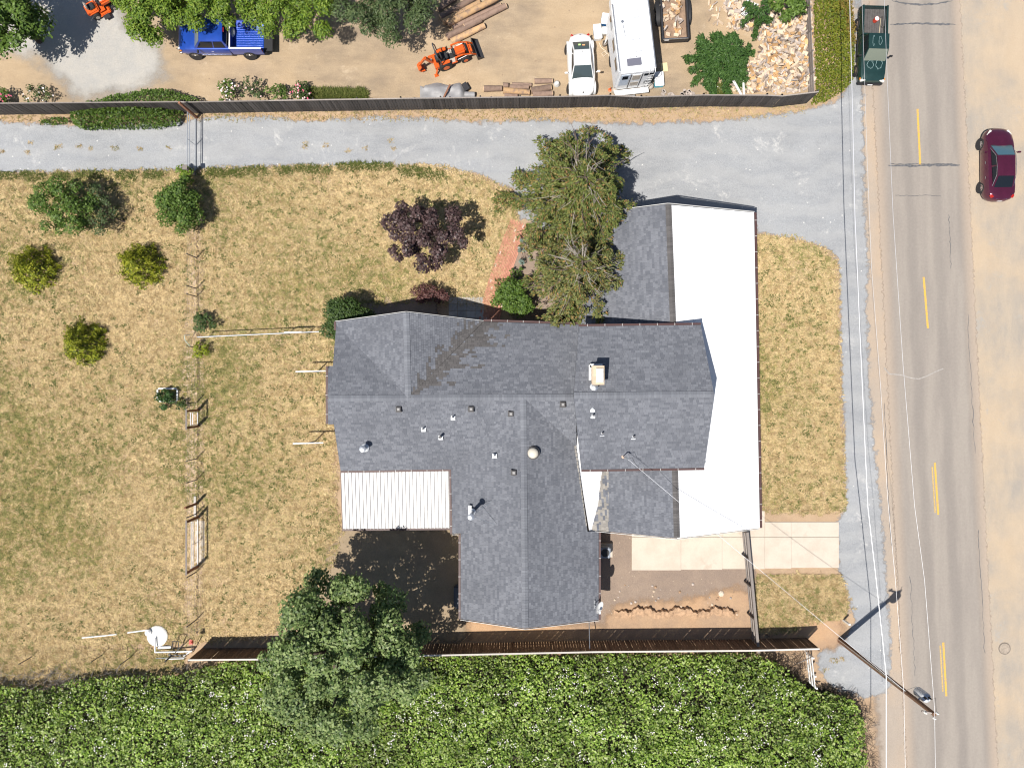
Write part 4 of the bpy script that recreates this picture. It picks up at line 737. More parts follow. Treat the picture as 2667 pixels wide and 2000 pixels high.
# --- conifers with whorled arms
def conifer(name, label, px, py, zb, h, R0, mat, narm, fr, bare=0, group=None, sp=.16, tip=.6, dens=1., droop=.25, jitter=.25):
    q = P(px, py, 0); t = thing(name, label, 'conifer', (q.x, q.y, 0), 0, group); lf = Leaf(); gold = math.pi*(3-5**.5); bb = MB()
    for i in range(narm):
        f = (i+.5)/narm; z = zb+(h-zb)*f; ln = R0*((1-f)**tip)*random.uniform(1-jitter, 1+jitter)+.2; a = i*gold+random.uniform(-.3, .3); n = max(10, int(ln*fr*dens))
        bend = random.uniform(-.55, .55); k_ = max(3, n//13); ts = np.sqrt(RNG.random(k_)*.97+.03); td = RNG.normal(size=k_)*sp*(.4+ln*.18)*(1.15-ts*.5); pick_ = RNG.integers(0, k_, n)
        s = np.clip(ts[pick_]+RNG.normal(size=n)*.1/max(.5, ln), 0, 1.12); aa = a+bend*s; side = td[pick_]+RNG.normal(size=n)*.085
        x = q.x+ln*s*np.cos(aa)-side*np.sin(aa); y = q.y+ln*s*np.sin(aa)+side*np.cos(aa); zz = z+ln*(.25*s-(droop+.25)*s*s)-np.abs(side)*.3+RNG.normal(size=n)*.05
        sg = np.sign(side); d = np.stack([np.cos(aa+sg*.7), np.sin(aa+sg*.7), -.2+0*aa], 1); lf.add(np.stack([x, y, zz], 1), np.tile([0, 0, 1.], (n, 1))+.55*rnd(n), .2*(.55+.8*RNG.random(n)), .34, d+.3*rnd(n))
        e = Vector((q.x+ln*.9*math.cos(a+bend), q.y+ln*.9*math.sin(a+bend), z+ln*(.22-(droop+.25)*.8))); m_ = Vector((q.x+ln*.5*math.cos(a+bend*.5), q.y+ln*.5*math.sin(a+bend*.5), z+ln*.06)); bb.tube([(q.x, q.y, z), m_, e], [.04, .028, .01], 5)
    lf.build('foliage', mat, t); o = bb.build('branches', 'bark', t, w=True); o['kind'] = 'stuff'
    mb = MB(); mb.cyl((q.x, q.y, -.1), (q.x, q.y, h*.97), .05+.022*h, .02, 9); mb.build('trunk', 'bark', t, w=True)
    gb = MB()
    for i in range(bare):
        f = random.uniform(.2, .95); z = zb+(h-zb)*f; a = random.uniform(0, 6.28); ln = R0*((1-f)**tip)*random.uniform(.5, 1.1); s0 = Vector((q.x+.3*math.cos(a), q.y+.3*math.sin(a), z+.2)); e = s0+Vector((ln*math.cos(a), ln*math.sin(a), random.uniform(.0, .5))); mi = s0.lerp(e, .5)+Vector((random.uniform(-.15, .15), random.uniform(-.15, .15), .12)); gb.tube([s0, mi, e], [.03, .02, .008], 5)
        for k in range(3): p0 = s0.lerp(e, random.uniform(.35, .8)); gb.tube([p0, p0+Vector((random.uniform(-.6, .6), random.uniform(-.6, .6), random.uniform(0, .25)))], [.014, .006], 4)
    if bare: o = gb.build('bare_twigs', 'grey_twig', t, w=True); o['kind'] = 'stuff'
    return t
conifer('spruce_tree', 'large olive green spruce standing over the drive at the garage corner', 1496, 545, 1.2, 7.2, 3.6, 'spruce_green', 100, 170, 34, tip=.5, dens=1., sp=.4, jitter=.55)
sp1 = [o for o in bpy.data.objects if o.name.startswith('spruce_tree')][0]; mb = MB()
for a_, m_, e_ in (((1505, 440, 5.2), (1490, 385, 5.), (1468, 350, 4.8)), ((1505, 440, 5.2), (1505, 370, 5.), (1488, 322, 4.9)), ((1515, 430, 5.4), (1536, 385, 5.2), (1530, 338, 5.1)), ((1490, 385, 5.), (1470, 372, 4.9), (1452, 345, 4.7)), ((1533, 375, 5.2), (1546, 360, 5.2), (1558, 352, 5.2)), ((1590, 440, 4.6), (1620, 420, 4.4), (1650, 405, 4.2)), ((1500, 365, 5.), (1496, 350, 5.), (1512, 338, 5.))): mb.tube([P(*a_), P(*m_), P(*e_)], [.035, .024, .008], 5)
tag(mb.build('bare_branches', 'bark', sp1, w=True), kind='stuff')
conifer('spruce_tree', 'rust-tipped spruce with bare grey twigs overhanging the garage roof', 1492, 726, 1.4, 6.6, 3.1, 'spruce_rust', 84, 140, 56, tip=.5, sp=.42, jitter=.6)
conifer('young_fir', 'dark green fir with long arms at the edge of the firewood heap', 1872, 172, .2, 3.0, 1.85, 'fir_green', 150, 190, 0, tip=1., droop=.05, sp=.11, jitter=.3); conifer('young_fir', 'smaller spindly fir among the firewood by the top edge', 1955, 60, .5, 2.2, 1.1, 'fir_green', 14, 200, 0, droop=.2, sp=.085)
bush('leafy_bush', 'bright green broad-leaved bush on the firewood heap at the top edge', 2042, 5, 1.2, (1.2, 1.0, .8), 'green_leaf', .14, 60, 18)
# --- ivy over the black fence, flowers along it
def carpet(name, label, cat, polypx, zf, n, size, mat, kind=None, asp=.65, up=.8, jit=.55, zpar=0., group=None, skirt=.5, holes=0):
    poly = np.array([tuple(P(x, y, zpar)[:2]) for x, y in polypx]); lo, hi = poly.min(0), poly.max(0); pts = lo+(hi-lo)*RNG.random((int(n*2.2), 2)); sd = seg_sd(pts, poly); k = sd > -.12*RNG.random(len(sd))
    if holes: k &= ~((lump(pts, 2.3, 4.)*.55+lump(pts, 5.9, 1.3)*.3+.25*RNG.random(len(sd))) > holes)
    pts, sd = pts[k][:n], sd[k][:n]; z = zf(pts, sd); lf = Leaf(); zz = z*(1-skirt*RNG.random(len(z))**2.5); lf.add(np.column_stack([pts, zz]), np.tile([0, 0, up], (len(z), 1))+jit*rnd(len(z)), size*(.55+.8*RNG.random(len(z))), asp)
    V = np.concatenate(lf.V); Q = np.concatenate(lf.Q); c = poly.mean(0); o = np_mesh(name, V, Q, MT[mat], None, (c[0], c[1], 0)); return tag(o, label, cat, group, kind)
def lump(p, s, seed=0.):
    """value noise, two octaves, about 0..1"""
    def v(q):
        i = np.floor(q); f = q-i; f = f*f*(3-2*f)
        h = lambda x, y: np.modf(np.abs(np.sin(x*127.1+y*311.7+seed*74.7)*43758.5453))[0]
        a, b_, c, d = h(i[:, 0], i[:, 1]), h(i[:, 0]+1, i[:, 1]), h(i[:, 0], i[:, 1]+1), h(i[:, 0]+1, i[:, 1]+1)
        return (a*(1-f[:, 0])+b_*f[:, 0])*(1-f[:, 1])+(c*(1-f[:, 0])+d*f[:, 0])*f[:, 1]
    r = np.array([[.8, -.6], [.6, .8]]); return np.clip(.68*v(p @ r*s*.55)+.4*v(p*s*1.25+7.3), 0, 1.05)
iv = lambda p, s: np.clip(.25+1.3*np.minimum(1, np.maximum(0, s)/.9)+.35*lump(p, 3.), .1, 2.)
carpet('ivy', 'leafy green ivy spilling over the black fence onto the drive', 'ivy', [(180, 292), (240, 276), (350, 268), (430, 272), (475, 290), (455, 322), (400, 334), (300, 334), (215, 334), (185, 318)], iv, 5200, .14, 'ivy_leaf', zpar=.6)
carpet('ivy', 'dark green ivy along the yard side of the black fence', 'ivy', [(215, 262), (300, 240), (390, 226), (440, 232), (510, 256), (500, 264), (230, 268)], lambda p, s: np.clip(.5+1.0*np.maximum(0, s)+.3*lump(p, 3.), .2, 1.7), 2300, .13, 'green_leaf', zpar=1.)
carpet('ivy', 'thin ivy runner at the left end of the drive edge', 'ivy', [(100, 320), (130, 308), (165, 306), (180, 318), (140, 326)], lambda p, s: .1+.25*lump(p, 4.), 260, .13, 'ivy_leaf', zpar=.2)
def flowers(px, py, z, rx_, ry_, n, mats, t):
    for m_ in mats:
        lf = Leaf(); c = P(px, py, z); k = n//len(mats); a = RNG.random(k)*6.28; r = np.sqrt(RNG.random(k)); p = np.stack([c.x+rx_*r*np.cos(a), c.y+ry_*r*np.sin(a), c.z+.12*RNG.random(k)-.1*r], 1)
        for j in range(3): lf.add(p+.02*rnd(k), np.tile([0, 0, 1.], (k, 1))+.35*rnd(k), .1, .9)
        o = lf.build('blossoms', m_, t); o['kind'] = 'stuff'
def rose(label, px, py, rx_, ry_, h, mat, n, fl, dens=50): 
    t = bush('rose_bush', label, px, py, h*.55, (rx_, ry_, h*.5), mat, .1, dens, 12, group='rose bushes along the black fence')
    if n: flowers(px, py, h, rx_*.95, ry_*.9, n, fl, t)
rose('pink-flowered rose bush at the left frame edge by the fence', 8, 255, .6, .5, 1., 'green_leaf', 14, ['petal_pink']); rose('sparse rose bush with a few white blooms left of the ivy', 100, 243, 1.2, .6, .9, 'dark_leaf', 9, ['petal_white'], 30); rose('white-flowered rose bush nearest the timber gate post', 590, 240, .65, .85, 1., 'green_leaf', 26, ['petal_white', 'petal_pale']); rose('olive rose bush without blooms right of the white-flowered one', 655, 232, 1.0, .7, 1., 'willow_leaf', 4, ['petal_pale']); rose('plain dark green rose bush in the middle of the row', 725, 244, .8, .6, .9, 'green_leaf', 0, []); rose('pink and white rose bush near the grass clumps', 782, 240, .75, .6, 1., 'dark_leaf', 20, ['petal_pink', 'petal_pale'])
# --- grass: blades as geometry over the lawn sheets
def blades(name, label, polypx, n, ln, mat, lean=.8, zpar=0., kind='stuff', wd=.22, greener=None):
    poly = np.array(poly_w(polypx)); lo, hi = poly.min(0), poly.max(0); pts = lo+(hi-lo)*RNG.random((int(n*2.5), 2)); sd = seg_sd(pts, poly); k = sd > -.35*RNG.random(len(sd)); pts = pts[k][:n]; n = len(pts)
    V = np.zeros((n, 3, 3, 3)); h = ln*(.5+RNG.random(n))
    for j in range(3):
        a = RNG.random(n)*6.28; d = np.stack([np.cos(a), np.sin(a)], 1); s = np.stack([-d[:, 1], d[:, 0]], 1); w_ = (h*wd*.5)[:, None]; b0 = pts+.03*RNG.normal(size=(n, 2)); z0 = .016
        V[:, j, 0] = np.column_stack([b0-s*w_, np.full(n, z0)]); V[:, j, 1] = np.column_stack([b0+s*w_, np.full(n, z0)]); V[:, j, 2] = np.column_stack([b0+d*(h*lean)[:, None], z0+h*(.25+.4*RNG.random(n))])
    c = poly.mean(0); o = np_mesh(name, V.reshape(-1, 3), np.arange(9*n).reshape(-1, 3), MT[mat], None, (c[0], c[1], 0), k=3); return tag(o, label, 'grass', None, kind)
LA = [(max(-60, x), y) for x, y in LAWN_A]
blades('dry_grass', 'dry straw-coloured lawn grass with green patches around the house', LA, 120000, .17, 'grass_blades'); blades('dry_grass', 'mown dry grass strip between white garage roof and drive', LAWN_B, 20000, .15, 'grass_blades'); blades('dry_grass', 'patchy dry grass between concrete drive and utility pole', LAWN_C, 7500, .16, 'grass_blades')
leafmat('lawn_weed', [(.09, .115, .03), (.14, .16, .045), (.2, .2, .07)], .8)
leafmat('weed_blade', [(.07, .10, .02), (.12, .15, .03), (.2, .2, .06)], .7)
wl = [(-20, 462), (40, 458), (95, 462), (160, 462), (235, 456), (330, 458), (400, 456), (560, 450), (610, 452), (660, 446), (740, 446), (800, 440), (830, 444), (905, 436), (950, 434), (990, 436), (1060, 444), (1090, 450), (1125, 456)]
for (x, y), nm in zip(wl, range(99)):
    sw = random.uniform(22, 40); blades('edge_weeds', 'green weed clump on the lower edge of the gravel drive', [(x-sw, y-4), (x-sw*.4, y-10), (x+sw*.6, y-9), (x+sw, y-2), (x+sw*.5, y+8), (x-sw*.6, y+9)], 110, .24, 'weed_blade', .7, wd=.22, kind=None)['group'] = 'weed clumps along the drive edge'
blades('edge_weeds', 'tall green grass clump beside the roses at the black fence', [(800, 240), (860, 236), (945, 246), (955, 258), (800, 260)], 1500, .4, 'weed_blade', .6, wd=.15)
blades('edge_weeds', 'green grass tuft growing at the foot of the fir', [(1855, 225), (1880, 220), (1890, 246), (1850, 246)], 260, .3, 'weed_blade', .6)
blades('dead_grass', 'dead straw along the foot of the black fence', [(-60, 300), (480, 300), (900, 296), (1500, 284), (2100, 272), (2100, 290), (1960, 302), (1500, 312), (900, 306), (480, 315), (-60, 318)], 2600, .13, 'verge_grass_blades')
blades('dead_grass', 'dead straw between lower fence line and bramble', [(-60, 1690), (480, 1690), (480, 1740), (-60, 1790)], 7000, .2, 'grass_blades')
def lawn_weeds(label, polypx, k, dens):
    poly = np.array(poly_w(polypx)); lo, hi = poly.min(0), poly.max(0); c = lo+(hi-lo)*RNG.random((k*3, 2)); c = c[seg_sd(c, poly) > .2][:k]; c = c[lump(c, .22, 9.) > .38]; r = .08+.22*RNG.random(len(c))**2
    pts = np.concatenate([ci+ri*RNG.normal(size=(int(8+dens*ri*ri*90), 2))*np.array([1., .7])*.6 for ci, ri in zip(c, r)]); n = len(pts); V = np.zeros((n, 3, 3))
    a = RNG.random(n)*6.28; d = np.stack([np.cos(a), np.sin(a)], 1); s = np.stack([-d[:, 1], d[:, 0]], 1); h = .07+.09*RNG.random(n); w_ = (h*.35)[:, None]; V[:, 0] = np.column_stack([pts-s*w_, np.full(n, .03)]); V[:, 1] = np.column_stack([pts+s*w_, np.full(n, .03)]); V[:, 2] = np.column_stack([pts+d*h[:, None], .05+.08*RNG.random(n)])
    m0 = poly.mean(0); o = np_mesh('lawn_weeds', V.reshape(-1, 3), np.arange(3*n).reshape(-1, 3), MT['lawn_weed'], None, (m0[0], m0[1], 0), k=3); tag(o, label, 'weeds', None, 'stuff')
lawn_weeds('small green weed tufts dotted through the dry lawn', LA, 1900, 1.); lawn_weeds('small green weed tufts in the grass strip beside the garage', LAWN_B, 200, 1.); lawn_weeds('small green weed tufts in the grass patch beside the concrete drive', LAWN_C, 130, 1.2)
# scattered driveway weeds
wp = [(6, 396), (598, 300), (2085, 1655), (2170, 1720), (2190, 1716), (2215, 1560), (2225, 1585), (2150, 1745)]+[(random.gauss(x, 22), random.gauss(384, 7)) for x in (60, 110, 110, 170, 220, 225, 320, 345, 470, 800, 830, 870, 890, 960, 1035, 1040)]
for i, (x, y) in enumerate(wp):
    s = random.uniform(3, 10); blades('drive_weed', 'low dry weed growing in the gravel', [(x-s, y-s*.5), (x+s*.3, y-s*.7), (x+s, y), (x+s*.2, y+s*.6), (x-s*.7, y+s*.4)], int(s*2.4), .1, 'verge_grass_blades', .9, kind=None)['group'] = 'weeds in the gravel'
# --- roadside bank and bramble
vz = lambda p, s: np.clip(.12+.4*np.maximum(0, s)+.18*lump(p, 2.6), .05, .6)
carpet('roadside_ivy', 'olive green ground cover bank beside the firewood and the road', 'ground cover', [(2118, -60), (2205, -60), (2214, 60), (2222, 150), (2215, 210), (2190, 240), (2140, 268), (2112, 275), (2125, 240), (2122, 130)], vz, 9000, .13, 'verge_leaf', 'stuff')
carpet('roadside_weeds', 'yellow-brown weeds along the road side of the green bank', 'ground cover', [(2150, -60), (2200, -60), (2218, 50), (2224, 120), (2205, 130), (2180, 60), (2150, 30)], lambda p, s: vz(p, s)+.08, 1900, .12, 'verge_brown_leaf', 'stuff')
BR = [(-200, 1790), (0, 1792), (120, 1800), (200, 1775), (320, 1768), (460, 1762), (560, 1735), (640, 1722), (800, 1722), (1100, 1716), (1250, 1708), (1500, 1712), (1640, 1705), (1800, 1706), (1960, 1706), (2040, 1735), (2085, 1780), (2110, 1800), (2170, 1812), (2228, 1830), (2252, 1880), (2258, 1990), (2262, 2140), (-200, 2140)]
bz = lambda p, s: np.clip(.2+.95*np.minimum(1, np.maximum(0, s)/1.3)+.55*lump(p, 1.25, .7)+.45*lump(p, 2.7, 2.)+.3*lump(p, 6.1, 1.), .1, 2.5)
carpet('bramble', 'dense bright green bramble thicket along the lower edge', 'bramble', BR, bz, 118000, .17, 'bramble_leaf', 'stuff', zpar=.9, skirt=.7, jit=.5, holes=.74, up=1.2)
pb = np.array([tuple(P(x, y, .9)[:2]) for x, y in BR]); n = 2600; lo, hi = pb.min(0), pb.max(0); pt = lo+(hi-lo)*RNG.random((n*2, 2)); pt = (pt[:n*2//6][:, None, :]+.12*RNG.normal(size=(n*2//6, 6, 2))).reshape(-1, 2); sd = seg_sd(pt, pb); pt, sd = pt[sd > .5][:n], sd[sd > .5][:n]; lf = Leaf(); lf.add(np.column_stack([pt, bz(pt, sd)+.04]), np.tile([0, 0, 1.], (len(pt), 1))+.4*rnd(len(pt)), .085, .95); o = np_mesh('bramble_blossom', np.concatenate(lf.V), np.concatenate(lf.Q), MT['petal_white']); tag(o, 'small white blossoms scattered over the bramble', 'blossom', None, 'stuff')
def canes(name, label, polypx, n, ln, mat, zmax=.8, r=.014):
    poly = np.array(poly_w(polypx)); lo, hi = poly.min(0), poly.max(0); mb = MB(); k = 0
    while k < n:
        p = lo+(hi-lo)*RNG.random(2)
        if seg_sd(p[None], poly)[0] < 0: continue
        a = random.uniform(0, 6.28); l = ln*random.uniform(.5, 1.2); d = Vector((math.cos(a), math.sin(a), 0)); z = random.uniform(.05, zmax); b0 = Vector((p[0], p[1], z*.4)); mb.tube([b0, b0+d*l*.5+Vector((0, 0, z*.6)), b0+d*l+Vector((0, 0, z*.1))], [r, r*.8, r*.4], 4); k += 1
    o = mb.build(name, mat); tag(o, label, 'canes', None, 'stuff')
canes('dead_canes', 'tangle of grey dead canes at the upper left edge of the bramble', [(-40, 1755), (120, 1745), (240, 1745), (340, 1740), (420, 1755), (380, 1790), (240, 1790), (100, 1820), (-40, 1810)], 520, .8, 'grey_twig')
canes('dead_canes', 'dead canes where the bramble meets the fence end', [(470, 1735), (580, 1735), (570, 1765), (480, 1765)], 130, .7, 'grey_twig'); canes('dead_canes', 'brown dead canes at the foot of the fence beside the white rails', [(1960, 1705), (2090, 1700), (2095, 1760), (2080, 1790), (2040, 1760), (1980, 1725)], 260, .6, 'bark'); canes('dead_canes', 'brown dead canes along the road end of the bramble', [(2110, 1775), (2220, 1800), (2262, 1850), (2275, 2000), (2250, 2010), (2240, 1880), (2160, 1830)], 330, .6, 'bark', .5)
# ================================================================ VEHICLES
simple('paint_blue', (.018, .075, .42), .28, .25, coat=.8, var=.1, vs=2); simple('paint_green', (.018, .05, .046), .3, .3, coat=.7, var=.15, vs=2); simple('paint_maroon', (.085, .012, .035), .26, .3, coat=.9, var=.1, vs=2); simple('paint_white', (.80, .80, .79), .35, coat=.4); simple('paint_orange', (.66, .105, .012), .38, coat=.4)
simple('tyre', (.028, .028, .028), .85); simple('rim_silver', (.55, .55, .56), .3, .8); simple('rim_tan', (.3, .22, .17), .5, .3); simple('black_plastic', (.022, .022, .024), .55); simple('bed_liner', (.095, .088, .085), .8, var=.2, vs=5); simple('lamp_clear', (.72, .7, .66), .2); simple('lamp_red', (.4, .02, .015), .25); simple('lamp_amber', (.7, .25, .04), .3); simple('chrome', (.7, .7, .72), .15, .95); simple('faded_clearcoat', (.2, .3, .3), .8, var=.3, vs=9); simple('glass_sheen', (.055, .075, .08), .06, spec=.8); simple('glass_blue', (.06, .13, .17), .05, spec=.9); simple('glass_shade', (.17, .19, .15), .15); simple('plate_white', (.8, .8, .8), .5)
def ring_of(x, zb, wb, zm, wm, zt, wt, cr):
    h = [(wb, zb), (wm, zb+(zm-zb)*.4), (wm*1.005, zm), (wm*.985, zm+(zt-zm)*.5), (wt+(wm-wt)*.35, zt-.03), (wt*.86, zt+cr*.35), (wt*.45, zt+cr*.85)]
    return [(x, -y, z) for y, z in h]+[(x, 0, zt+cr)]+[(x, y, z) for y, z in h[::-1]]
def shell(t, name, st, mat, cr=.035):
    mb = MB(); mb.loft([ring_of(*s_, cr) for s_ in st], True, True); return mb.build(name, mat, t, smooth=42)
def panel(c4, u0, u1, v0, v1, off, n=5):
    """patch on the quad c4 = (a bottom-left, b bottom-right, c top-right, d top-left), pushed out along its normal, gently bowed"""
    a, b_, c, d = (Vector(x) for x in c4); nr = (b_-a).cross(d-a).normalized(); V = []; Fq = []
    for i in range(n+1):
        for j in range(n+1):
            u = u0+(u1-u0)*i/n; v = v0+(v1-v0)*j/n; p = a.lerp(b_, u).lerp(d.lerp(c, u), v); V.append(p+nr*(off+.035*(1-(2*u-1)**2)*(1-(2*v-1)**2)))
    for i in range(n):
        for j in range(n): k = i*(n+1)+j; Fq.append((k, k+n+1, k+n+2, k+1))
    return V, Fq
def cabin(t, bf, br, zb, wbf, wbr, tf, tr_, zt, wtf, wtr, paint, wind='glass_sheen', side='dark_glass', rear='dark_glass', split=.5, zbr=None, name='cabin'):
    """greenhouse: painted roof and pillars with separate panes; x of base front/rear and roof front/rear"""
    zbr = zbr or zb; B = [(bf, wbf, zb), (bf, -wbf, zb), (br, -wbr, zbr), (br, wbr, zbr)]; T_ = [(tf, wtf, zt), (tf, -wtf, zt), (tr_, -wtr, zt), (tr_, wtr, zt)]
    mb = MB(); n = 6; ringsV = []
    mb.add(B+T_, [(0, 1, 5, 4), (1, 2, 6, 5), (2, 3, 7, 6), (3, 0, 4, 7)])
    V = []; 
    for i in range(n+1):
        for j in range(n+1): u, v = i/n, j/n; p = Vector(T_[0]).lerp(Vector(T_[1]), u).lerp(Vector(T_[3]).lerp(Vector(T_[2]), u), v); p.z += .055*(1-(2*u-1)**4)*(1-(2*v-1)**4); V.append(p)
    mb.add(V, [(i*(n+1)+j, (i+1)*(n+1)+j, (i+1)*(n+1)+j+1, i*(n+1)+j+1) for i in range(n) for j in range(n)]); cab = mb.build(name, paint, t, smooth=30)
    def pane(nm, q, u0, u1, v0, v1, m_): V, Fq = panel(q, u0, u1, v0, v1, .006); mb = MB(); mb.add(V, Fq); mb.build(nm, m_, cab, smooth=60)
    pane('windscreen', (B[1], B[0], T_[0], T_[1]), .03, .97, .03, .95, wind)
    pane('rear_window', (B[3], B[2], T_[2], T_[3]), .05, .95, .06, .93, rear)
    for q in ((B[0], B[3], T_[3], T_[0]), (B[2], B[1], T_[1], T_[2])):
        f = q[0] is B[0]; k = split if f else 1-split
        for u0, u1 in ((.07, k-.025), (k+.025, .93)): pane('side_window', q, u0, u1, .1, .9, side)
    return cab
def wheels(t, xs, yw, r, wd, rim='rim_silver', spokes=5, front_r=None):
    for i, x in enumerate(xs):
        rr = front_r if (front_r and i == 0) else r
        for s_ in (-1, 1):
            mb = MB(); mb.cyl((x, s_*(yw-.03), rr+.015), (x, s_*(yw+.004), rr+.03), rr*1.16, rr*1.16, 22); mb.build('wheel_arch', 'black_plastic', t)
            mb = MB(); pr = [(.62, -.5), (.9, -.5), (1., -.35), (1., .35), (.9, .5), (.62, .5)]; rg = []
            for k in range(22): a = 2*math.pi*k/22; rg.append([(x+rr*q*math.cos(a), s_*(yw-wd/2+.03)+h*wd, rr+rr*q*math.sin(a)) for q, h in pr])
            mb.loft(rg+[rg[0]], True, False); wh = mb.build('wheel', 'tyre', t, smooth=40); y = s_*(yw+.025); mb = MB()
            mb.cyl((x, y-s_*.05, rr), (x, y-s_*.02, rr), rr*.62, rr*.62, 18, mi=1); mb.cyl((x, y-s_*.02, rr), (x, y+s_*.005, rr), rr*.17, rr*.14, 10)
            for k in range(spokes): a = 2*math.pi*k/spokes+.3; mb.bar((x+rr*.1*math.cos(a), y-s_*.012, rr+rr*.1*math.sin(a)), (x+rr*.6*math.cos(a), y-s_*.012, rr+rr*.6*math.sin(a)), .022, rr*.17)
            for k in range(18): a = 2*math.pi*k/18; b_ = 2*math.pi*(k+1)/18; mb.bar((x+rr*.6*math.cos(a), y-s_*.008, rr+rr*.6*math.sin(a)), (x+rr*.6*math.cos(b_), y-s_*.008, rr+rr*.6*math.sin(b_)), .02, .035)
            mb.build('rim', [rim, 'black_plastic'], wh)
def mirror(t, x, y, z, mat):
    for s_ in (-1, 1): mb = MB(); mb.bar((x, s_*y, z), (x-.03, s_*(y+.1), z+.03), .05, .05); mb.box((x-.03, s_*(y+.17), z+.06), (.1, .2, .14)); mb.build('wing_mirror', mat, t, bevel=.02)
def lamps(t, name, x, y, z, d, mat, rz=0.):
    for s_ in (-1, 1): mb = MB(); mb.box((x, s_*y, z), d, s_*rz); mb.build(name, mat, t, bevel=.02)
def trims(t, items):
    for nm, c, d, m_ in items: mb = MB(); mb.box(c, d); mb.build(nm, m_, t, bevel=min(.015, min(d)*.3))
# --- maroon sedan
sd = thing('sedan', 'glossy maroon sedan parked on the sandy verge right of the road', 'car', (31.22, 14.05, .0), R(90.5))
shell(sd, 'body', [(2.37, .4, .16, .48, .22, .56, .18), (2.32, .32, .42, .48, .5, .63, .42), (2.22, .26, .6, .5, .68, .70, .57), (2.05, .22, .73, .53, .8, .78, .67), (1.8, .2, .81, .56, .87, .85, .74), (1.4, .2, .85, .6, .91, .92, .78), (1.0, .2, .87, .62, .92, .97, .78), (.2, .2, .88, .64, .93, .99, .8), (-.9, .2, .88, .64, .93, 1.0, .8), (-1.5, .2, .87, .64, .92, 1.02, .78), (-1.85, .22, .83, .63, .89, 1.03, .75), (-2.08, .28, .74, .62, .8, 1.0, .67), (-2.24, .34, .56, .6, .64, .93, .53), (-2.34, .44, .3, .6, .36, .82, .28)], 'paint_maroon')
cabin(sd, 1.15, -1.58, .95, .72, .64, .36, -.86, 1.43, .56, .55, 'paint_maroon', 'glass_blue', 'dark_glass', 'dark_glass', zbr=1.03); wheels(sd, (1.42, -1.38), .90, .33, .22); mirror(sd, .72, .9, .98, 'paint_maroon')
lamps(sd, 'headlight', 2.02, .64, .75, (.4, .14, .07), 'lamp_clear', -.6); lamps(sd, 'tail_light', -2.06, .64, .95, (.22, .22, .12), 'lamp_red', .5)
for s_ in (-1, 1):
    for x in (.1, -.85): mb = MB(); mb.box((x, s_*.94, .82), (.17, .025, .03)); mb.build('door_handle', 'chrome', sd)
    mb = MB(); mb.tube([(1.0, s_*.75, .98), (.4, s_*.63, 1.38), (-.3, s_*.61, 1.45), (-.85, s_*.61, 1.4), (-1.45, s_*.68, 1.06)], .014, 5); mb.build('window_trim', 'chrome', sd)
    for x in (.78, -.2): mb = MB(); mb.bar((x, s_*.936, .35), (x, s_*.9, .95), .004, .012); mb.build('door_seam', 'black_plastic', sd)
trims(sd, [('number_plate', (-2.345, 0, .72), (.02, .3, .12), 'plate_white'), ('chrome_strip', (-2.25, 0, .93), (.03, .7, .03), 'chrome'), ('cowl', (1.13, 0, .965), (.1, 1.35, .03), 'black_plastic')])
# --- white rounded coupe
bt_ = thing('coupe', 'small white round-bodied coupe parked nose to the black fence', 'car', (4.45, 20.42, 0), R(-90+3))
st = []
for i in range(17):
    s_ = -1+2*i/16; x = 2.04*s_; e = max(0., 1-abs(s_)**3.2)**.5; zt = .72+.2*e+(.03 if s_ < 0 else 0); wm = .35+.52*e; st.append((x, .24+.1*(1-e), wm*.93, .55, wm, zt if abs(s_) < .99 else .62, max(.12, wm*.86)))
shell(bt_, 'body', st, 'paint_white', .07)
mb = MB()
cabin(bt_, .98, -1.42, .9, .72, .58, .28, -.62, 1.46, .55, .52, 'paint_white', 'glass_sheen', 'dark_glass', 'glass_sheen', split=.72, zbr=.95)
for x in (1.32, -1.27):
    for s_ in (-1, 1): mb = MB(); mb.loft([[(x+.44*math.cos(a)*k, s_*(.80+h), .34+.42*math.sin(a)*k) for a in [math.pi*j/10 for j in range(11)]] for k, h in ((1.02, -.2), (1.04, .02), (.97, .07), (.85, .075))], False, False); mb.build('wing', 'paint_white', bt_, smooth=60)
wheels(bt_, (1.3, -1.25), .84, .31, .2); mirror(bt_, .62, .86, .98, 'paint_white')
lamps(bt_, 'headlight', 1.68, .56, .78, (.2, .17, .12), 'lamp_clear'); lamps(bt_, 'tail_light', -1.86, .52, .83, (.12, .17, .1), 'lamp_red', .5)
trims(bt_, [('bonnet_badge', (1.82, 0, .905), (.09, .09, .02), 'black_plastic'), ('boot_badge', (-1.88, 0, .9), (.03, .1, .02), 'black_plastic'), ('aerial', (-.5, 0, 1.55), (.05, .02, .07), 'black_plastic')])
simple('sticker_lime', (.45, .75, .25), .5); simple('sticker_orange', (.75, .35, .15), .5)
mb = MB(); mb.box((-1.05, -.12, 1.25), (.02, .14, .12), mat=Matrix.Rotation(R(-58), 4, 'Y')); mb.build('window_sticker', 'sticker_lime', bt_); mb = MB(); mb.box((-1.02, .14, 1.27), (.02, .17, .08), mat=Matrix.Rotation(R(-58), 4, 'Y')); mb.build('window_sticker', 'sticker_orange', bt_)
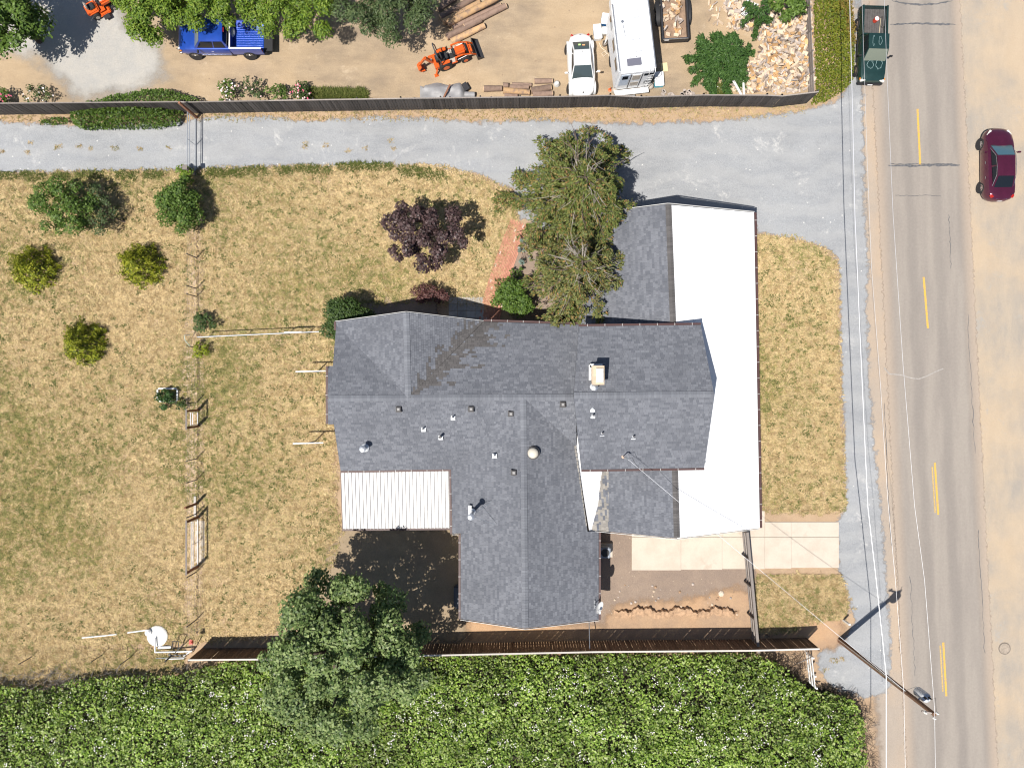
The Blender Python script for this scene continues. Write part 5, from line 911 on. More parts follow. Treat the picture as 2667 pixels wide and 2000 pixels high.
# --- pickups
def pickup(t, ln, wd, paint, hood, cab_l, bed_l, zh, zroof, zbed, bedmat, r, rim, gate_open=False, wind='glass_shade', side='dark_glass', capmat='white_metal', cabw=.0):
    f = ln/2; w = wd/2; xc = f-hood; xr = xc-cab_l; xb = -f
    shell(t, 'body', [(f, .45, w*.7, .62, w*.78, zh-.22, w*.7), (f-.08, .4, w*.86, .65, w*.92, zh-.13, w*.83), (f-.5, .38, w*.93, .7, w*.98, zh-.06, w*.88), (xc+.1, .38, w*.95, .72, w, zh, w*.9), (xc-.2, .38, w*.95, .74, w, zh+.03, w*.9), (xr+.03, .38, w*.95, .74, w, zh+.03, w*.9), (xr, .38, w*.94, .74, w*.98, zh, w*.9)], paint, .045)
    cabin(t, xc+.15, xr+.02, zh, w*.88, w*.88, xc-.42, xr+.16, zroof, w*.7+cabw, w*.7+cabw, paint, wind, side, 'dark_glass', split=.56)
    mb = MB(); mb.box(((xr+xb)/2-.02, 0, .62), (bed_l, wd*.86, .06)); fl = mb.build('bed_floor', bedmat, t)
    for k in range(9 if not gate_open else 11): y = (k/(10 if gate_open else 8)-.5)*wd*.74; mb = MB(); mb.box(((xr+xb)/2-.02, y, .66), (bed_l-.08, wd*.035, .025)); mb.build('bed_rib', bedmat, fl)
    for s_ in (-1, 1):
        mb = MB(); mb.loft([[(x, s_*(w-.13), .6), (x, s_*(w-.13), zbed), (x, s_*(w-.02), zbed), (x, s_*w, zbed-.1), (x, s_*w*.97, .42), (x, s_*(w-.13), .42)] for x in (xr-.05, xb)], True, True); mb.build('bed_side', paint, t, smooth=30)
        mb = MB(); mb.box(((xr+xb)/2-.02, s_*(w-.075), zbed+.012), (bed_l, .09, .02)); mb.build('bed_rail', capmat, t)
        mb = MB(); mb.box((xb+bed_l*.48, s_*(w-.24), .72), (.75, .18, .22)); mb.build('wheel_box', bedmat, t, bevel=.06)
    mb = MB(); mb.box((xr-.07, 0, .62+(zbed-.62)/2), (.06, wd*.88, zbed-.62)); mb.build('bed_front', paint, t); mb = MB(); mb.box((xr-.07, 0, zbed+.012), (.08, wd*.86, .02)); mb.build('bed_rail', capmat, t)
    if gate_open: mb = MB(); mb.box((xb-.3, 0, .62), (.56, wd*.84, .07)); mb.build('tailgate', 'black_plastic', t, bevel=.015); mb = MB(); mb.box((xb-.36, 0, .675), (.12, .22, .02)); mb.build('gate_handle', 'chrome', t)
    else: mb = MB(); mb.box((xb+.03, 0, .75), (.07, wd*.86, .5)); mb.build('tailgate', paint, t, bevel=.02)
    mb = MB(); mb.box((f-.0, 0, .5), (.2, wd*.96, .2)); mb.build('front_bumper', 'chrome' if gate_open else 'black_plastic', t, bevel=.05); mb = MB(); mb.box((xb-.08, 0, .48), (.18, wd*.92, .16)); mb.build('rear_bumper', 'black_plastic', t, bevel=.04)
    lamps(t, 'headlight', f-.06, w*.72, zh-.2, (.14, .32, .15), 'lamp_clear', -.25); lamps(t, 'indicator', f-.14, w*.93, zh-.2, (.14, .06, .13), 'lamp_amber'); lamps(t, 'tail_light', xb+.02, w-.06, zbed-.25, (.06, .1, .35), 'lamp_red')
    wheels(t, (f-.85, xb+bed_l*.48), w*.985, r, .24, rim); mirror(t, xc-.1, w*.97, zh+.08, 'black_plastic')
    for s_ in (-1, 1):
        mb = MB(); mb.box((xc-.95, s_*w*1.005, .9), (.16, .03, .04)); mb.build('door_handle', 'chrome' if gate_open else 'black_plastic', t); mb = MB(); mb.bar((xr-.01, s_*(w+.002), .45), (xr-.01, s_*(w*.97), zh), .006, .025); mb.build('seam', 'black_plastic', t); mb = MB(); mb.box((xc-cab_l*.5, s_*w*.99, .42), (cab_l*.95, .06, .06)); mb.build('sill_trim', 'chrome' if gate_open else 'black_plastic', t)
    return xr, xb, w
bp = thing('pickup', 'bright blue pickup with open tailgate parked under the leafy trees', 'pickup truck', (-18.62, 22.18, 0), R(180))
xr, xb, w_ = pickup(bp, 5.35, 1.95, 'paint_blue', 1.25, 2.05, 2.05, 1.08, 1.78, 1.2, 'paint_blue', .37, 'rim_silver', True, cabw=.04); trims(bp, [('brake_light', (xr+.1, 0, 1.76), (.05, .3, .05), 'lamp_red'), ('cab_gap', (xr-.02, 0, .8), (.04, 1.7, .6), 'black_plastic')])
simple('feed_bag', (.6, .6, .58), .8, var=.2, vs=6); mb = MB(); mb.lathe((0, 0, 0), [(.2, 0), (.27, .08), (.24, .2), (.1, .27), (.02, .28)], 12); mb.xform(Matrix.Translation((-18.0+.1, 22.5, .69)) @ Matrix.Diagonal((.7, 1.25, 1, 1))); o = mb.build('sack', 'feed_bag', smooth=50); tag(o, 'pale stuffed sack lying in the bed of the blue pickup', 'sack')
gp = thing('pickup', 'dark green pickup with peeling clearcoat parked beside the road', 'pickup truck', (23.1, 21.72, 0), R(-90-1.6))
xr, xb, w_ = pickup(gp, 4.75, 1.68, 'paint_green', 1.35, 1.5, 1.85, 1.0, 1.58, 1.05, 'bed_liner', .33, 'rim_tan', False, capmat='paint_green', cabw=.05); trims(gp, [('number_plate', (2.49, 0, .52), (.02, .32, .13), 'plate_white')])
def peel(t, pts, z, wd=.022):
    pts = [Vector((x, y, z(x, y) if callable(z) else z)) for x, y in pts]
    mb = MB(); V = []
    for i, p in enumerate(pts): d = (pts[(i+1) % len(pts)]-pts[i-1]); n_ = Vector((-d.y, d.x, 0)).normalized()*wd*random.uniform(.4, .8); V += [p+n_, p-n_]
    k = len(pts); mb.add(V, [(2*i, 2*i+1, 2*((i+1) % k)+1, 2*((i+1) % k)) for i in range(k)]); mb.build('peeling_patch', 'faded_clearcoat', t)
hz = lambda x, y: 1.0-.085*max(0, x-1.125)+.045*(1-.65*(y/.65)**2)+.012
peel(gp, [(1.35+.3*math.cos(a)*random.uniform(.75, 1.2), .3+.21*math.sin(a)*random.uniform(.75, 1.2)) for a in np.linspace(0, 6.1, 16)], hz); peel(gp, [(1.4+.25*math.cos(a)*random.uniform(.7, 1.2), -.24+.2*math.sin(a)*random.uniform(.75, 1.2)) for a in np.linspace(0, 6.1, 16)], hz)
peel(gp, [(.15+.3*math.cos(a)*random.uniform(.7, 1.1), .05+.1*math.sin(a)*random.uniform(.7, 1.3)) for a in np.linspace(0, 6.1, 16)], 1.637, .018); peel(gp, [(.15+.36*math.cos(a)*random.uniform(.8, 1.1), -.36+.06*math.sin(a)*random.uniform(.6, 1.4)) for a in np.linspace(0, 6.1, 14)], 1.625, .016)
simple('red_can', (.62, .06, .03), .5); q = gp.matrix_basis @ Vector((-1.55, .12, .69)); mb = MB(); mb.cyl(q, q+Vector((0, 0, .3)), .14, .15, 12); o = mb.build('bucket', 'red_can'); tag(o, 'red bucket in the bed of the green pickup', 'bucket'); mb = MB(); mb.cyl(Vector((0, 0, .302)), Vector((0, 0, .31)), .13, .13, 12); oo = mb.build('lid', 'plate_white', o)
sv = thing('shovel', 'wooden handled shovel lying in the bed of the green pickup', 'shovel', q+Vector((.27, -.45, 0))); mb = MB(); mb.cyl((0, -.35, .03), (.06, .55, .12), .017, .017, 6); mb.build('handle', simple('ash_wood', (.62, .53, .36), .7), sv); mb = MB(); mb.box((-.02, -.5, .03), (.22, .28, .02)); mb.build('blade', 'galvanised', sv)
# --- camper box with door wall
cp = thing('camper', 'white boxy camper standing behind the black fence next to the coupe', 'camper', (7.42, 21.15, 0), R(6.6)); simple('camper_white', (.80, .81, .83), .45, var=.03); simple('camper_blue', (.55, .62, .72), .45); simple('camper_tan', (.45, .40, .34), .5)
def rbox(c, d, r=.12): mb = MB(); mb.box(c, d); return mb
rbox((0, 0, 1.8), (2.3, 4.35, 2.6)).build('body', 'camper_white', cp, bevel=.14); rbox((0, 2.05, 2.5), (2.2, 1.4, 1.)).build('cab_over', 'camper_white', cp, bevel=.1)
for (x, y, sx_, sy_) in ((.05, 1.35, .62, .55), (.1, -.05, .42, .4), (.15, -.75, .42, .42), (-.2, -1.1, .4, .4)): mb = MB(); mb.box((x, y, 3.14), (sx_, sy_, .1)); mb.build('roof_hatch', 'camper_white', cp, bevel=.02); mb = MB(); mb.box((x, y, 3.1), (sx_+.05, sy_+.05, .03)); mb.build('hatch_seal', 'galvanised', cp)
mb = MB(); mb.box((-.2, -1.62, 3.16), (.85, .42, .12)); mb.build('solar_panel', simple('panel_grey', (.16, .16, .2), .3), cp); mb = MB(); mb.cyl((-.62, .9, 3.1), (-.62, .9, 3.16), .09, .09, 12); mb.bar((-.62, .85, 3.15), (-.55, .0, 3.15), .025, .025); mb.build('antenna', 'galvanised', cp)
for y in (1.3, -.1, -1.3): mb = MB(); mb.box((-1.155, y, 2.3), (.02, .75, .5)); mb.build('side_window', 'dark_glass', cp)
mb = MB(); mb.box((.02, -2.185, 1.75), (.66, .03, 1.8)); dr = mb.build('door', 'camper_white', cp); mb = MB(); mb.box((.02, -2.205, 2.25), (.48, .02, .62)); mb.build('door_window', 'camper_tan', dr); mb = MB(); mb.box((.02, -2.205, 1.35), (.5, .02, .5)); mb.build('door_panel', 'camper_tan', dr)
for x in (-.32, .36): mb = MB(); mb.box((x, -2.195, 1.75), (.05, .03, 1.9)); mb.build('door_jamb', 'dark_vent', cp)
mb = MB(); mb.box((-.68, -2.19, 2.35), (.36, .03, .45)); mb.build('rear_window', 'dark_glass', cp); mb = MB(); mb.box((-.68, -2.185, 2.0), (.55, .025, 1.5)); mb.build('panel_plate', 'camper_blue', cp); mb = MB(); mb.box((.75, -2.19, 2.5), (.55, .03, .25)); mb.build('rear_window', 'dark_glass', cp)
for k in range(5): mb = MB(); mb.cyl((.62+.09*k, -2.2, 1.2), (.66+.09*k, -2.22, 1.7), .02, .02, 5); mb.build('hose_hook', 'galvanised', cp)
mb = MB(); mb.tube([(1.05, -2.25, .6), (1.05, -2.3, 3.05), (1.05, -2.1, 3.14)], .02, 6); mb.tube([(.72, -2.25, .6), (.72, -2.3, 3.05), (.72, -2.1, 3.14)], .02, 6); [mb.cyl((.72, -2.28, .8+.35*i), (1.05, -2.28, .8+.35*i), .014, .014, 5) for i in range(6)]; mb.build('ladder', 'white_metal', cp)
mb = MB(); mb.box((.0, -2.36, .52), (2.2, .34, .12)); mb.build('rear_bumper', 'white_metal', cp, bevel=.02); mb = MB(); mb.box((-.05, -2.68, .35), (.5, .3, .04)); mb.bar((-.3, -2.5, .36), (-.3, -2.85, .36), .03, .05); mb.bar((.2, -2.5, .36), (.2, -2.85, .36), .03, .05); mb.build('step', 'galvanised', cp)
for x in (-.85, .85):
    for y in (-1.2, 1.2): mb = MB(); mb.cyl((x, y, 0), (x, y, .55), .06, .06, 8); mb.build('jack', 'galvanised', cp)
for y in (-.2, .75):
    for s_ in (-1, 1): mb = MB(); mb.cyl((s_*.95, y, .33), (s_*1.14, y, .33), .33, .33, 16); mb.build('wheel', 'tyre', cp)
for x in (-1.1, 1.1): mb = MB(); mb.box((x, 0, 3.08), (.05, 4.1, .06)); mb.build('roof_edge', 'galvanised', cp)
# --- black utility trailer
tl = thing('utility_trailer', 'black utility trailer with mesh gate carrying split firewood', 'trailer', (10.35, 23.9, 0), R(3)); simple('trailer_black', (.03, .03, .034), .5, var=.2); simple('rusty_floor', (.28, .19, .13), .9, var=.25, vs=3)
mb = MB(); mb.box((0, 0, .55), (1.6, 3.7, .05)); mb.build('floor', 'rusty_floor', tl)
for s_ in (-1, 1): mb = MB(); mb.box((s_*.82, 0, .72), (.06, 3.75, .42)); mb.build('side_wall', 'trailer_black', tl); mb = MB(); mb.box((s_*.82, 0, .95), (.1, 3.8, .05)); mb.build('top_rail', 'trailer_black', tl); mb = MB(); mb.loft([[(s_*(.86+k), .1+.85*math.cos(a), .35+.42*max(0, math.sin(a))) for a in [math.pi*j/8 for j in range(9)]] for k in (0, .26)], False, False); mb.build('mudguard', 'black_plastic', tl, smooth=50)
for s_ in (-1, 1):
    for y in (-.25, .5): mb = MB(); mb.cyl((s_*.9, y, .3), (s_*1.08, y, .3), .3, .3, 16); mb.build('wheel', 'tyre', tl)
for y in (-1.87, 1.87): mb = MB(); mb.box((0, y, .72), (1.7, .06, .45)); mb.build('end_gate', 'trailer_black', tl)
mb = MB(); mb.box((-.55, -1.905, .8), (.28, .02, .12)); mb.build('sticker', 'plate_white', tl); mb = MB(); mb.box((0, -1.91, .95), (1.6, .03, .05)); mb.build('gate_bar', 'galvanised', tl)
# --- small orange tractor with loader and backhoe
tr = thing('tractor', 'orange compact tractor with front loader and backhoe beside the stacked logs', 'tractor', (-4.42, 20.92, 0), R(20.4)); OR = 'paint_orange'
def tb(nm, c, d, m_=OR, bv=.02, ry=0., rz=0., parent=tr): mb = MB(); mb.box(c, d, mat=Matrix.Rotation(rz, 4, 'Z') @ Matrix.Rotation(ry, 4, 'Y')); return mb.build(nm, m_, parent, bevel=bv)
def tw(x, y, r, wd): 
    for s_ in (-1, 1):
        mb = MB(); mb.cyl((x, s_*(y-wd/2), r), (x, s_*(y+wd/2), r), r, r, 20); wh = mb.build('wheel', 'tyre', tr, bevel=.03); mb = MB(); mb.cyl((x, s_*(y+wd/2-.02), r), (x, s_*(y+wd/2+.012), r), r*.52, r*.5, 14); mb.build('hub', OR, wh)
        for k in range(16): a = 2*math.pi*k/16; mb = MB(); mb.box((x+r*math.cos(a), s_*y, r+r*math.sin(a)), (.05, wd*.92, .035), mat=Matrix.Rotation(-a+math.pi/2, 4, 'Y')); mb.build('lug', 'tyre', wh)
tw(0, .46, .42, .26); tw(1.36, .42, .29, .2); tb('chassis', (.65, 0, .45), (1.7, .34, .24), 'black_plastic'); tb('hood', (1.15, 0, .86), (.72, .52, .44), OR, .09); tb('grille', (1.54, 0, .82), (.1, .48, .42), 'black_plastic', .03); tb('dash', (.72, 0, .92), (.16, .42, .36), 'black_plastic', .04); tb('floor', (.5, 0, .5), (.6, .9, .05), 'camper_tan', .01)
for s_ in (-1, 1): tb('fender', (.02, s_*.42, .86), (.62, .22, .07), OR, .03); tb('step_edge', (.5, s_*.47, .48), (.62, .05, .1), OR, .01)
mb = MB(); [mb.cyl((.56+.17*math.cos(a)*.35, .17*math.sin(a), 1.12+.06*math.cos(a)), (.56+.17*math.cos(a+.45)*.35, .17*math.sin(a+.45), 1.12+.06*math.cos(a+.45)), .014, .014, 5) for a in np.arange(0, 6.28, .4488)]; mb.cyl((.56, 0, 1.1), (.7, 0, 1.0), .02, .02, 6); mb.build('steering_wheel', 'black_plastic', tr)
tb('seat', (.1, 0, .82), (.42, .44, .12), 'black_plastic', .04); tb('seat_back', (-.12, 0, 1.02), (.12, .44, .4), 'black_plastic', .04)
mb = MB(); mb.tube([(-.22, -.5, .6), (-.3, -.5, 1.6), (-.42, -.47, 1.98), (-.44, -.36, 2.02), (-.44, .36, 2.02), (-.42, .47, 1.98), (-.3, .5, 1.6), (-.22, .5, .6)], .038, 8); mb.build('roll_bar', simple('rops_grey', (.06, .065, .075), .5), tr)
for s_ in (-1, 1): mb = MB(); mb.tube([(.75, s_*.42, 1.0), (1.2, s_*.42, 1.02), (1.75, s_*.4, .72), (2.1, s_*.38, .35)], .05, 6); mb.build('loader_arm', OR, tr); tb('loader_post', (.74, s_*.42, .72), (.12, .1, .62), OR); mb = MB(); mb.cyl((.85, s_*.42, .6), (1.6, s_*.41, .76), .028, .028, 8); mb.build('hydraulic_ram', 'chrome', tr)
tb('loader_cross', (1.72, 0, .74), (.08, .86, .09), OR); tb('loader_cross', (1.85, 0, .55), (.14, .5, .3), OR)
mb = MB(); pr = [(2.12, .52), (2.1, .12), (2.2, .03), (2.56, .02), (2.56, .04), (2.22, .06), (2.14, .14), (2.15, .52)]; mb.loft([[(x, y, z) for x, z in pr] for y in (-.66, .66)], True, True); bk = mb.build('bucket', 'trailer_black', tr)
for s_ in (-1, 1): mb = MB(); mb.add([(2.11, s_*.655, .52), (2.12, s_*.655, .05), (2.55, s_*.655, .03), (2.11, s_*.64, .52), (2.12, s_*.64, .05), (2.55, s_*.64, .03)], [(0, 1, 2), (3, 5, 4), (0, 2, 5, 3), (0, 3, 4, 1), (1, 4, 5, 2)]); mb.build('bucket_cheek', 'trailer_black', bk)
tb('backhoe_frame', (-.55, 0, .5), (.3, .9, .3), OR); tb('valve_block', (-.42, 0, .85), (.2, .4, .3), 'black_plastic'); 
for s_ in (-1, 1): mb = MB(); mb.cyl((-.42, s_*.1, .95), (-.36, s_*.12, 1.3), .012, .012, 5); mb.build('lever', 'galvanised', tr); mb = MB(); mb.bar((-.55, s_*.42, .5), (-.75, s_*.62, .06), .08, .1); mb.box((-.76, s_*.63, .03), (.24, .2, .05)); mb.build('stabiliser', OR, tr)
mb = MB(); mb.bar((-.72, 0, .6), (-1.15, .02, 1.45), .16, .16); mb.build('boom', OR, tr); mb = MB(); mb.bar((-1.12, .02, 1.48), (-1.62, .03, .75), .12, .12); mb.build('dipper', OR, tr); mb = MB(); mb.cyl((-.75, .0, .95), (-1.35, .02, 1.25), .03, .03, 8); mb.build('hydraulic_ram', 'chrome', tr)
mb = MB(); pr = [(-1.55, .78), (-1.75, .5), (-1.62, .2), (-1.35, .18), (-1.33, .2), (-1.58, .26), (-1.68, .5), (-1.5, .74)]; mb.loft([[(x, y, z) for x, z in pr] for y in (-.18, .24)], True, True); mb.build('digging_bucket', OR, tr)
# --- riding mower
mw = thing('riding_mower', 'orange riding lawn mower beside the bright leafy tree at the top edge', 'mower', (-27.05, 24.15, 0), R(29))
def mbx(nm, c, d, m_=OR, bv=.03): mb = MB(); mb.box(c, d); return mb.build(nm, m_, mw, bevel=bv)
mbx('hood', (1.02, 0, .66), (.78, .52, .36), OR, .09); mbx('hood_stripe', (.98, 0, .846), (.5, .2, .012), 'camper_tan', .003); mbx('rear_body', (.0, 0, .56), (.8, .82, .2), OR, .07); mbx('frame', (.6, 0, .32), (1.6, .4, .14), 'black_plastic'); mbx('deck', (.55, 0, .22), (.8, 1.15, .14), OR, .05); mbx('foot_plate', (.5, 0, .42), (.42, .84, .05), OR, .01); mbx('dash', (.62, 0, .72), (.18, .4, .3), 'black_plastic'); mbx('seat', (.06, 0, .74), (.42, .44, .1), 'black_plastic', .04); mbx('seat_back', (-.16, 0, .94), (.1, .42, .34), 'camper_tan', .04); mbx('chute', (.55, -.72, .24), (.42, .32, .04), 'black_plastic', .01); mbx('grille', (1.42, 0, .62), (.04, .46, .26), 'black_plastic', .01)
mb = MB(); [mb.cyl((.5+.07*math.cos(a), .18*math.sin(a), .98+.05*math.cos(a)), (.5+.07*math.cos(a+.45), .18*math.sin(a+.45), .98+.05*math.cos(a+.45)), .015, .015, 5) for a in np.arange(0, 6.28, .4488)]; mb.cyl((.5, 0, .97), (.6, 0, .8), .02, .02, 6); mb.build('steering_wheel', 'black_plastic', mw)
for x, y, r, wd in ((0, .42, .26, .22), (1.2, .4, .19, .15)):
    for s_ in (-1, 1): mb = MB(); mb.cyl((x, s_*(y-wd/2), r), (x, s_*(y+wd/2), r), r, r, 18); wh = mb.build('wheel', 'tyre', mw, bevel=.03); mb = MB(); mb.cyl((x, s_*(y+wd/2-.02), r), (x, s_*(y+wd/2+.012), r), r*.5, r*.48, 12); mb.build('hub', 'camper_tan', wh)
# ================================================================ YARD THINGS
def endmat(name, a, b_): 
    m, nt, b = new_mat(name); b.inputs['Roughness'].default_value = .9; oc = N(nt, 'ShaderNodeTexCoord').outputs['Object']; c = mixc(nt, step(nt, noise(nt, 2.2, 5, .7, oc, (1, 1, 1)), .42, .6), a, b_); v = N(nt, 'ShaderNodeVectorMath', operation='SCALE'); L(nt, c, v.inputs[0]); L(nt, lin(nt, objrand(nt), 0, 1, .8, 1.2), v.inputs['Scale']); L(nt, v.outputs[0], b.inputs['Base Color']); bump(nt, b, noise(nt, 14, 4, .6, oc), .6, .02); MT[name] = m
endmat('log_bark', (.27, .185, .14), (.20, .135, .105)); endmat('peeled_log', (.52, .33, .17), (.30, .20, .14)); simple('cut_wood', (.62, .43, .26), .9, var=.15, vs=6)
def log(label, a, b_, r, mat, group, z=None):
    a = P(*a, r); b_ = P(*b_, r); 
    if z: a.z += z; b_.z += z
    d = (b_-a); t = thing('log', label, 'log', ((a+b_)/2).xy.to_3d(), 0, group); n = 14; rings = []
    for k in range(7):
        p = a+d*(k/6); rr = r*(1.06-.14*k/6)*random.uniform(.96, 1.04); q = d.to_track_quat('X', 'Z').to_matrix(); rings.append([p+q @ Vector((0, rr*math.cos(2*math.pi*j/n)*random.uniform(.97, 1.03), rr*math.sin(2*math.pi*j/n))) for j in range(n)])
    mb = MB(); mb.loft(rings, True, False); mb.build('bark', mat, t, w=True, smooth=60)
    for p, s_ in ((a, -1), (b_, 1)): dn = d.normalized(); mb = MB(); mb.cyl(p+dn*s_*.002, p-dn*s_*.03, r*(1.03 if s_ < 0 else .9), r*(1.03 if s_ < 0 else .9), 14); mb.build('cut_end', 'cut_wood', t, w=True)
def z2(x, y): return (700+x/2.91, y/2.91)
LS = [((1275, 70), (1420, -20), 'log_bark', 'bark-covered log at the upper left of the stack'), ((1300, 135), (1560, -15), 'log_bark', 'dark log second from the upper left of the stack'), ((1320, 172), (1600, 20), 'peeled_log', 'pale streaked log in the middle of the stack'), ((1360, 196), (1745, -5), 'peeled_log', 'longest peeled golden log in the middle of the stack'), ((1390, 212), (1760, 40), 'log_bark', 'long grey-brown log reaching furthest right in the stack'), ((1480, 205), (1800, 45), 'log_bark', 'grey log ending at the right tip of the stack'), ((1345, 285), (1610, 150), 'log_bark', 'short dark log second nearest the tractor'), ((1385, 318), (1635, 195), 'peeled_log', 'short pale-barked log lying nearest the tractor loader')]
for i, (a, b_, m_, lb) in enumerate(LS): log(lb, z2(*a), z2(*b_), .2 if i != 4 else .17, m_, 'long logs stacked in the yard', .26 if i in (3,) else None)
def z5(x, y): return (1080+x/5.82, 190+y/5.82)
LR = [((1045, 243), (1325, 238), .19, 'log_bark', 'short bark log nearest the grey tarp'), ((1340, 190), (1420, 188), .16, 'log_bark', 'smallest stubby log round by the fence'), ((1475, 180), (1770, 185), .13, 'log_bark', 'thin log behind the short log pile at the fence'), ((1440, 222), (1730, 215), .16, 'log_bark', 'dark bark log on the left half of the fence pile'), ((1345, 265), (1745, 300), .19, 'peeled_log', 'peeled pale log on the left half of the fence pile'), ((1360, 345), (1560, 355), .15, 'log_bark', 'bark log closest to the fence on the left half of the pile'), ((1815, 130), (2090, 125), .17, 'log_bark', 'single bark log lying apart above the fence pile'), ((1765, 270), (2070, 220), .2, 'log_bark', 'bark log with orange scars on the right half of the pile'), ((1790, 330), (2095, 315), .19, 'log_bark', 'bark log closest to the fence on the right half of the pile')]
for a, b_, r, m_, lb in LR: log(lb, z5(*a), z5(*b_), r, m_, 'short logs beside the black fence')
# tarp covered heap
simple('grey_tarp', (.31, .305, .31), .6, var=.12, vs=2); tp = thing('tarp_heap', 'grey tarp draped over lumber beside the black fence', 'tarp', P(1160, 232)); gx = np.linspace(1094, 1212, 26); V = []; nx = 26; ny = 9
for i, x in enumerate(gx):
    for j in range(ny):
        v = j/(ny-1); top = 219+ (5 if i < 3 or i > 22 else 0)+3*math.sin(i*.5); y = top+(262-top)*v; e = min(1, i/2.5, (nx-1-i)/2.5, j/1.2, 3); z = .03+.42*max(0, e)*(.8+.25*math.sin(i*.45+.5)*math.cos(j*.9))+random.uniform(0, .015); V.append(P(x, y, z))
mb = MB(); mb.add(V, [(i*ny+j, (i+1)*ny+j, (i+1)*ny+j+1, i*ny+j+1) for i in range(nx-1) for j in range(ny-1)]); mb.build('sheet', 'grey_tarp', tp, w=True, smooth=60)
mb = MB(); mb.bar(P(1172, 221, .58), P(1156, 254, .58), .1, .08); o = mb.build('board', 'red_timber'); tag(o, 'brown board lying across the grey tarp', 'board')
mb = MB(); mb.prism([tuple(P(x, y)[:2]) for x, y in ((1203, 226), (1214, 219), (1224, 236), (1212, 244))], 0, .35); o = mb.build('tar_roll_crate', 'trailer_black'); tag(o, 'black crate sticking out at the right end of the tarp', 'crate'); mb = MB(); q = P(1220, 247, .2); mb.cyl(q+Vector((-.25, 0, 0)), q+Vector((.42, -.02, 0)), .19, .19, 14); o = mb.build('tarp_bundle', 'grey_tarp', bevel=.02); tag(o, 'rolled grey bundle beside the black crate at the fence', 'bundle')
# firewood heap: every visible split is one object
simple('split_pale', (.68, .54, .40), .9, obr=.28, var=.15, vs=5); simple('split_orange', (.60, .37, .18), .9, obr=.25, var=.15, vs=5); simple('split_grey', (.47, .40, .35), .9, obr=.25, var=.2, vs=5); simple('split_bark', (.2, .15, .12), .95, obr=.3)
wedge = []
for k, m_ in enumerate(('split_pale', 'split_pale', 'split_orange', 'split_grey', 'split_pale', 'split_grey')):
    l, w2, h = random.uniform(.3, .4), random.uniform(.11, .16), random.uniform(.1, .15); pr = [(-w2/2, 0), (w2/2, .01), (w2*.35, h), (-w2*.2, h*1.1)] if k % 2 else [(-w2/2, 0), (w2/2, 0), (0, h*1.2)]
    mb = MB(); mb.loft([[(x, y+random.uniform(-.01, .01), z+random.uniform(-.01, .01)) for y, z in pr] for x in (-l/2, l/2)], True, True); me_o = mb.build('firewood', m_); wedge.append(me_o.data); bpy.data.objects.remove(me_o)
FW = [(1880, -10), (1930, -20), (1990, 40), (2060, 40), (2108, -20), (2112, 60), (2116, 150), (2118, 232), (2040, 242), (1950, 240), (1905, 235), (1918, 190), (1975, 150), (1985, 105), (1950, 80), (1910, 75)]
pfw = np.array(poly_w(FW)); lo, hi = pfw.min(0), pfw.max(0); cnt = 0; heap = lambda p, s: max(0, min(.75, s*.42))
TONE = ['pale', 'pale', 'orange', 'grey', 'pale', 'grey']
def fw_label(px, py, k):
    a = 'nearest the black fence' if py > 205 else 'beside the low plank fence' if px > 2095 else 'by the fir tree' if px < 1960 else 'near the top edge' if py < 60 else 'in the middle of the heap'
    return TONE[k]+' split firewood chunk '+('lying ' if 'middle' not in a else '')+(a if 'heap' in a else a+' in the heap')
spots = []
while len(spots) < 300:
    p = lo+(hi-lo)*RNG.random(2); s = float(seg_sd(p[None], pfw)[0])
    if s < .05: continue
    if any((p[0]-q[0])**2+(p[1]-q[1])**2 < .17**2 for q in spots[-299:]) and random.random() < .9: continue
    spots.append((p[0], p[1], s))
for i, (x, y, s) in enumerate(spots):
    kk = random.randrange(6); me = wedge[kk]; o = bpy.data.objects.new('firewood', me); COL.objects.link(o); o.location = (x, y, heap(None, s)+.05+random.uniform(0, .1)); o.rotation_euler = (random.uniform(-.5, .5), random.uniform(-.45, .45), random.uniform(0, 6.28)); k = random.uniform(.7, 1.2); o.scale = (k*.95, k*1.25, k*1.2)
    tag(o, fw_label(1333.5+x/.025, 1000-y/.025, kk), 'firewood', 'split firewood heap')
mb = MB(); n = 0
while n < 900:                                            # what lies below the top layer
    p = lo+(hi-lo)*RNG.random(2); s = float(seg_sd(p[None], pfw)[0])
    if s < 0: continue
    h = heap(None, s)*random.uniform(.3, 1.); mb.box((p[0], p[1], h+.02), (random.uniform(.22, .42), random.uniform(.1, .2), random.uniform(.08, .15)), mat=Matrix.Rotation(random.uniform(0, 6.3), 4, 'Z') @ Matrix.Rotation(random.uniform(-.5, .5), 4, 'X'), mi=random.choice((0, 0, 1, 2, 2, 3))); n += 1
o = mb.build('firewood_underlayer', ['split_pale', 'split_orange', 'split_grey', 'split_bark']); tag(o, 'deeper pieces of split wood under the firewood heap', 'firewood', None, 'stuff')
def lone(px, py, k, m_, lb, cat='firewood', rz=None, z=.03):
    o = bpy.data.objects.new('firewood', wedge[m_]); COL.objects.link(o); q = P(px, py, z); o.location = q; o.rotation_euler = (0, 0, random.uniform(0, 6.28) if rz is None else rz); o.scale = (k, k, k); tag(o, TONE[m_]+' '+lb, cat, 'loose firewood')
for j in range(26):
    x, y = random.uniform(1835, 1925), random.uniform(4, 80); lone(x, y, random.uniform(.7, 1.3), random.randrange(6), 'loose split of wood on the dirt between trailer and heap')
tw_ = Matrix.Rotation(R(3), 4, 'Z'); sp = []
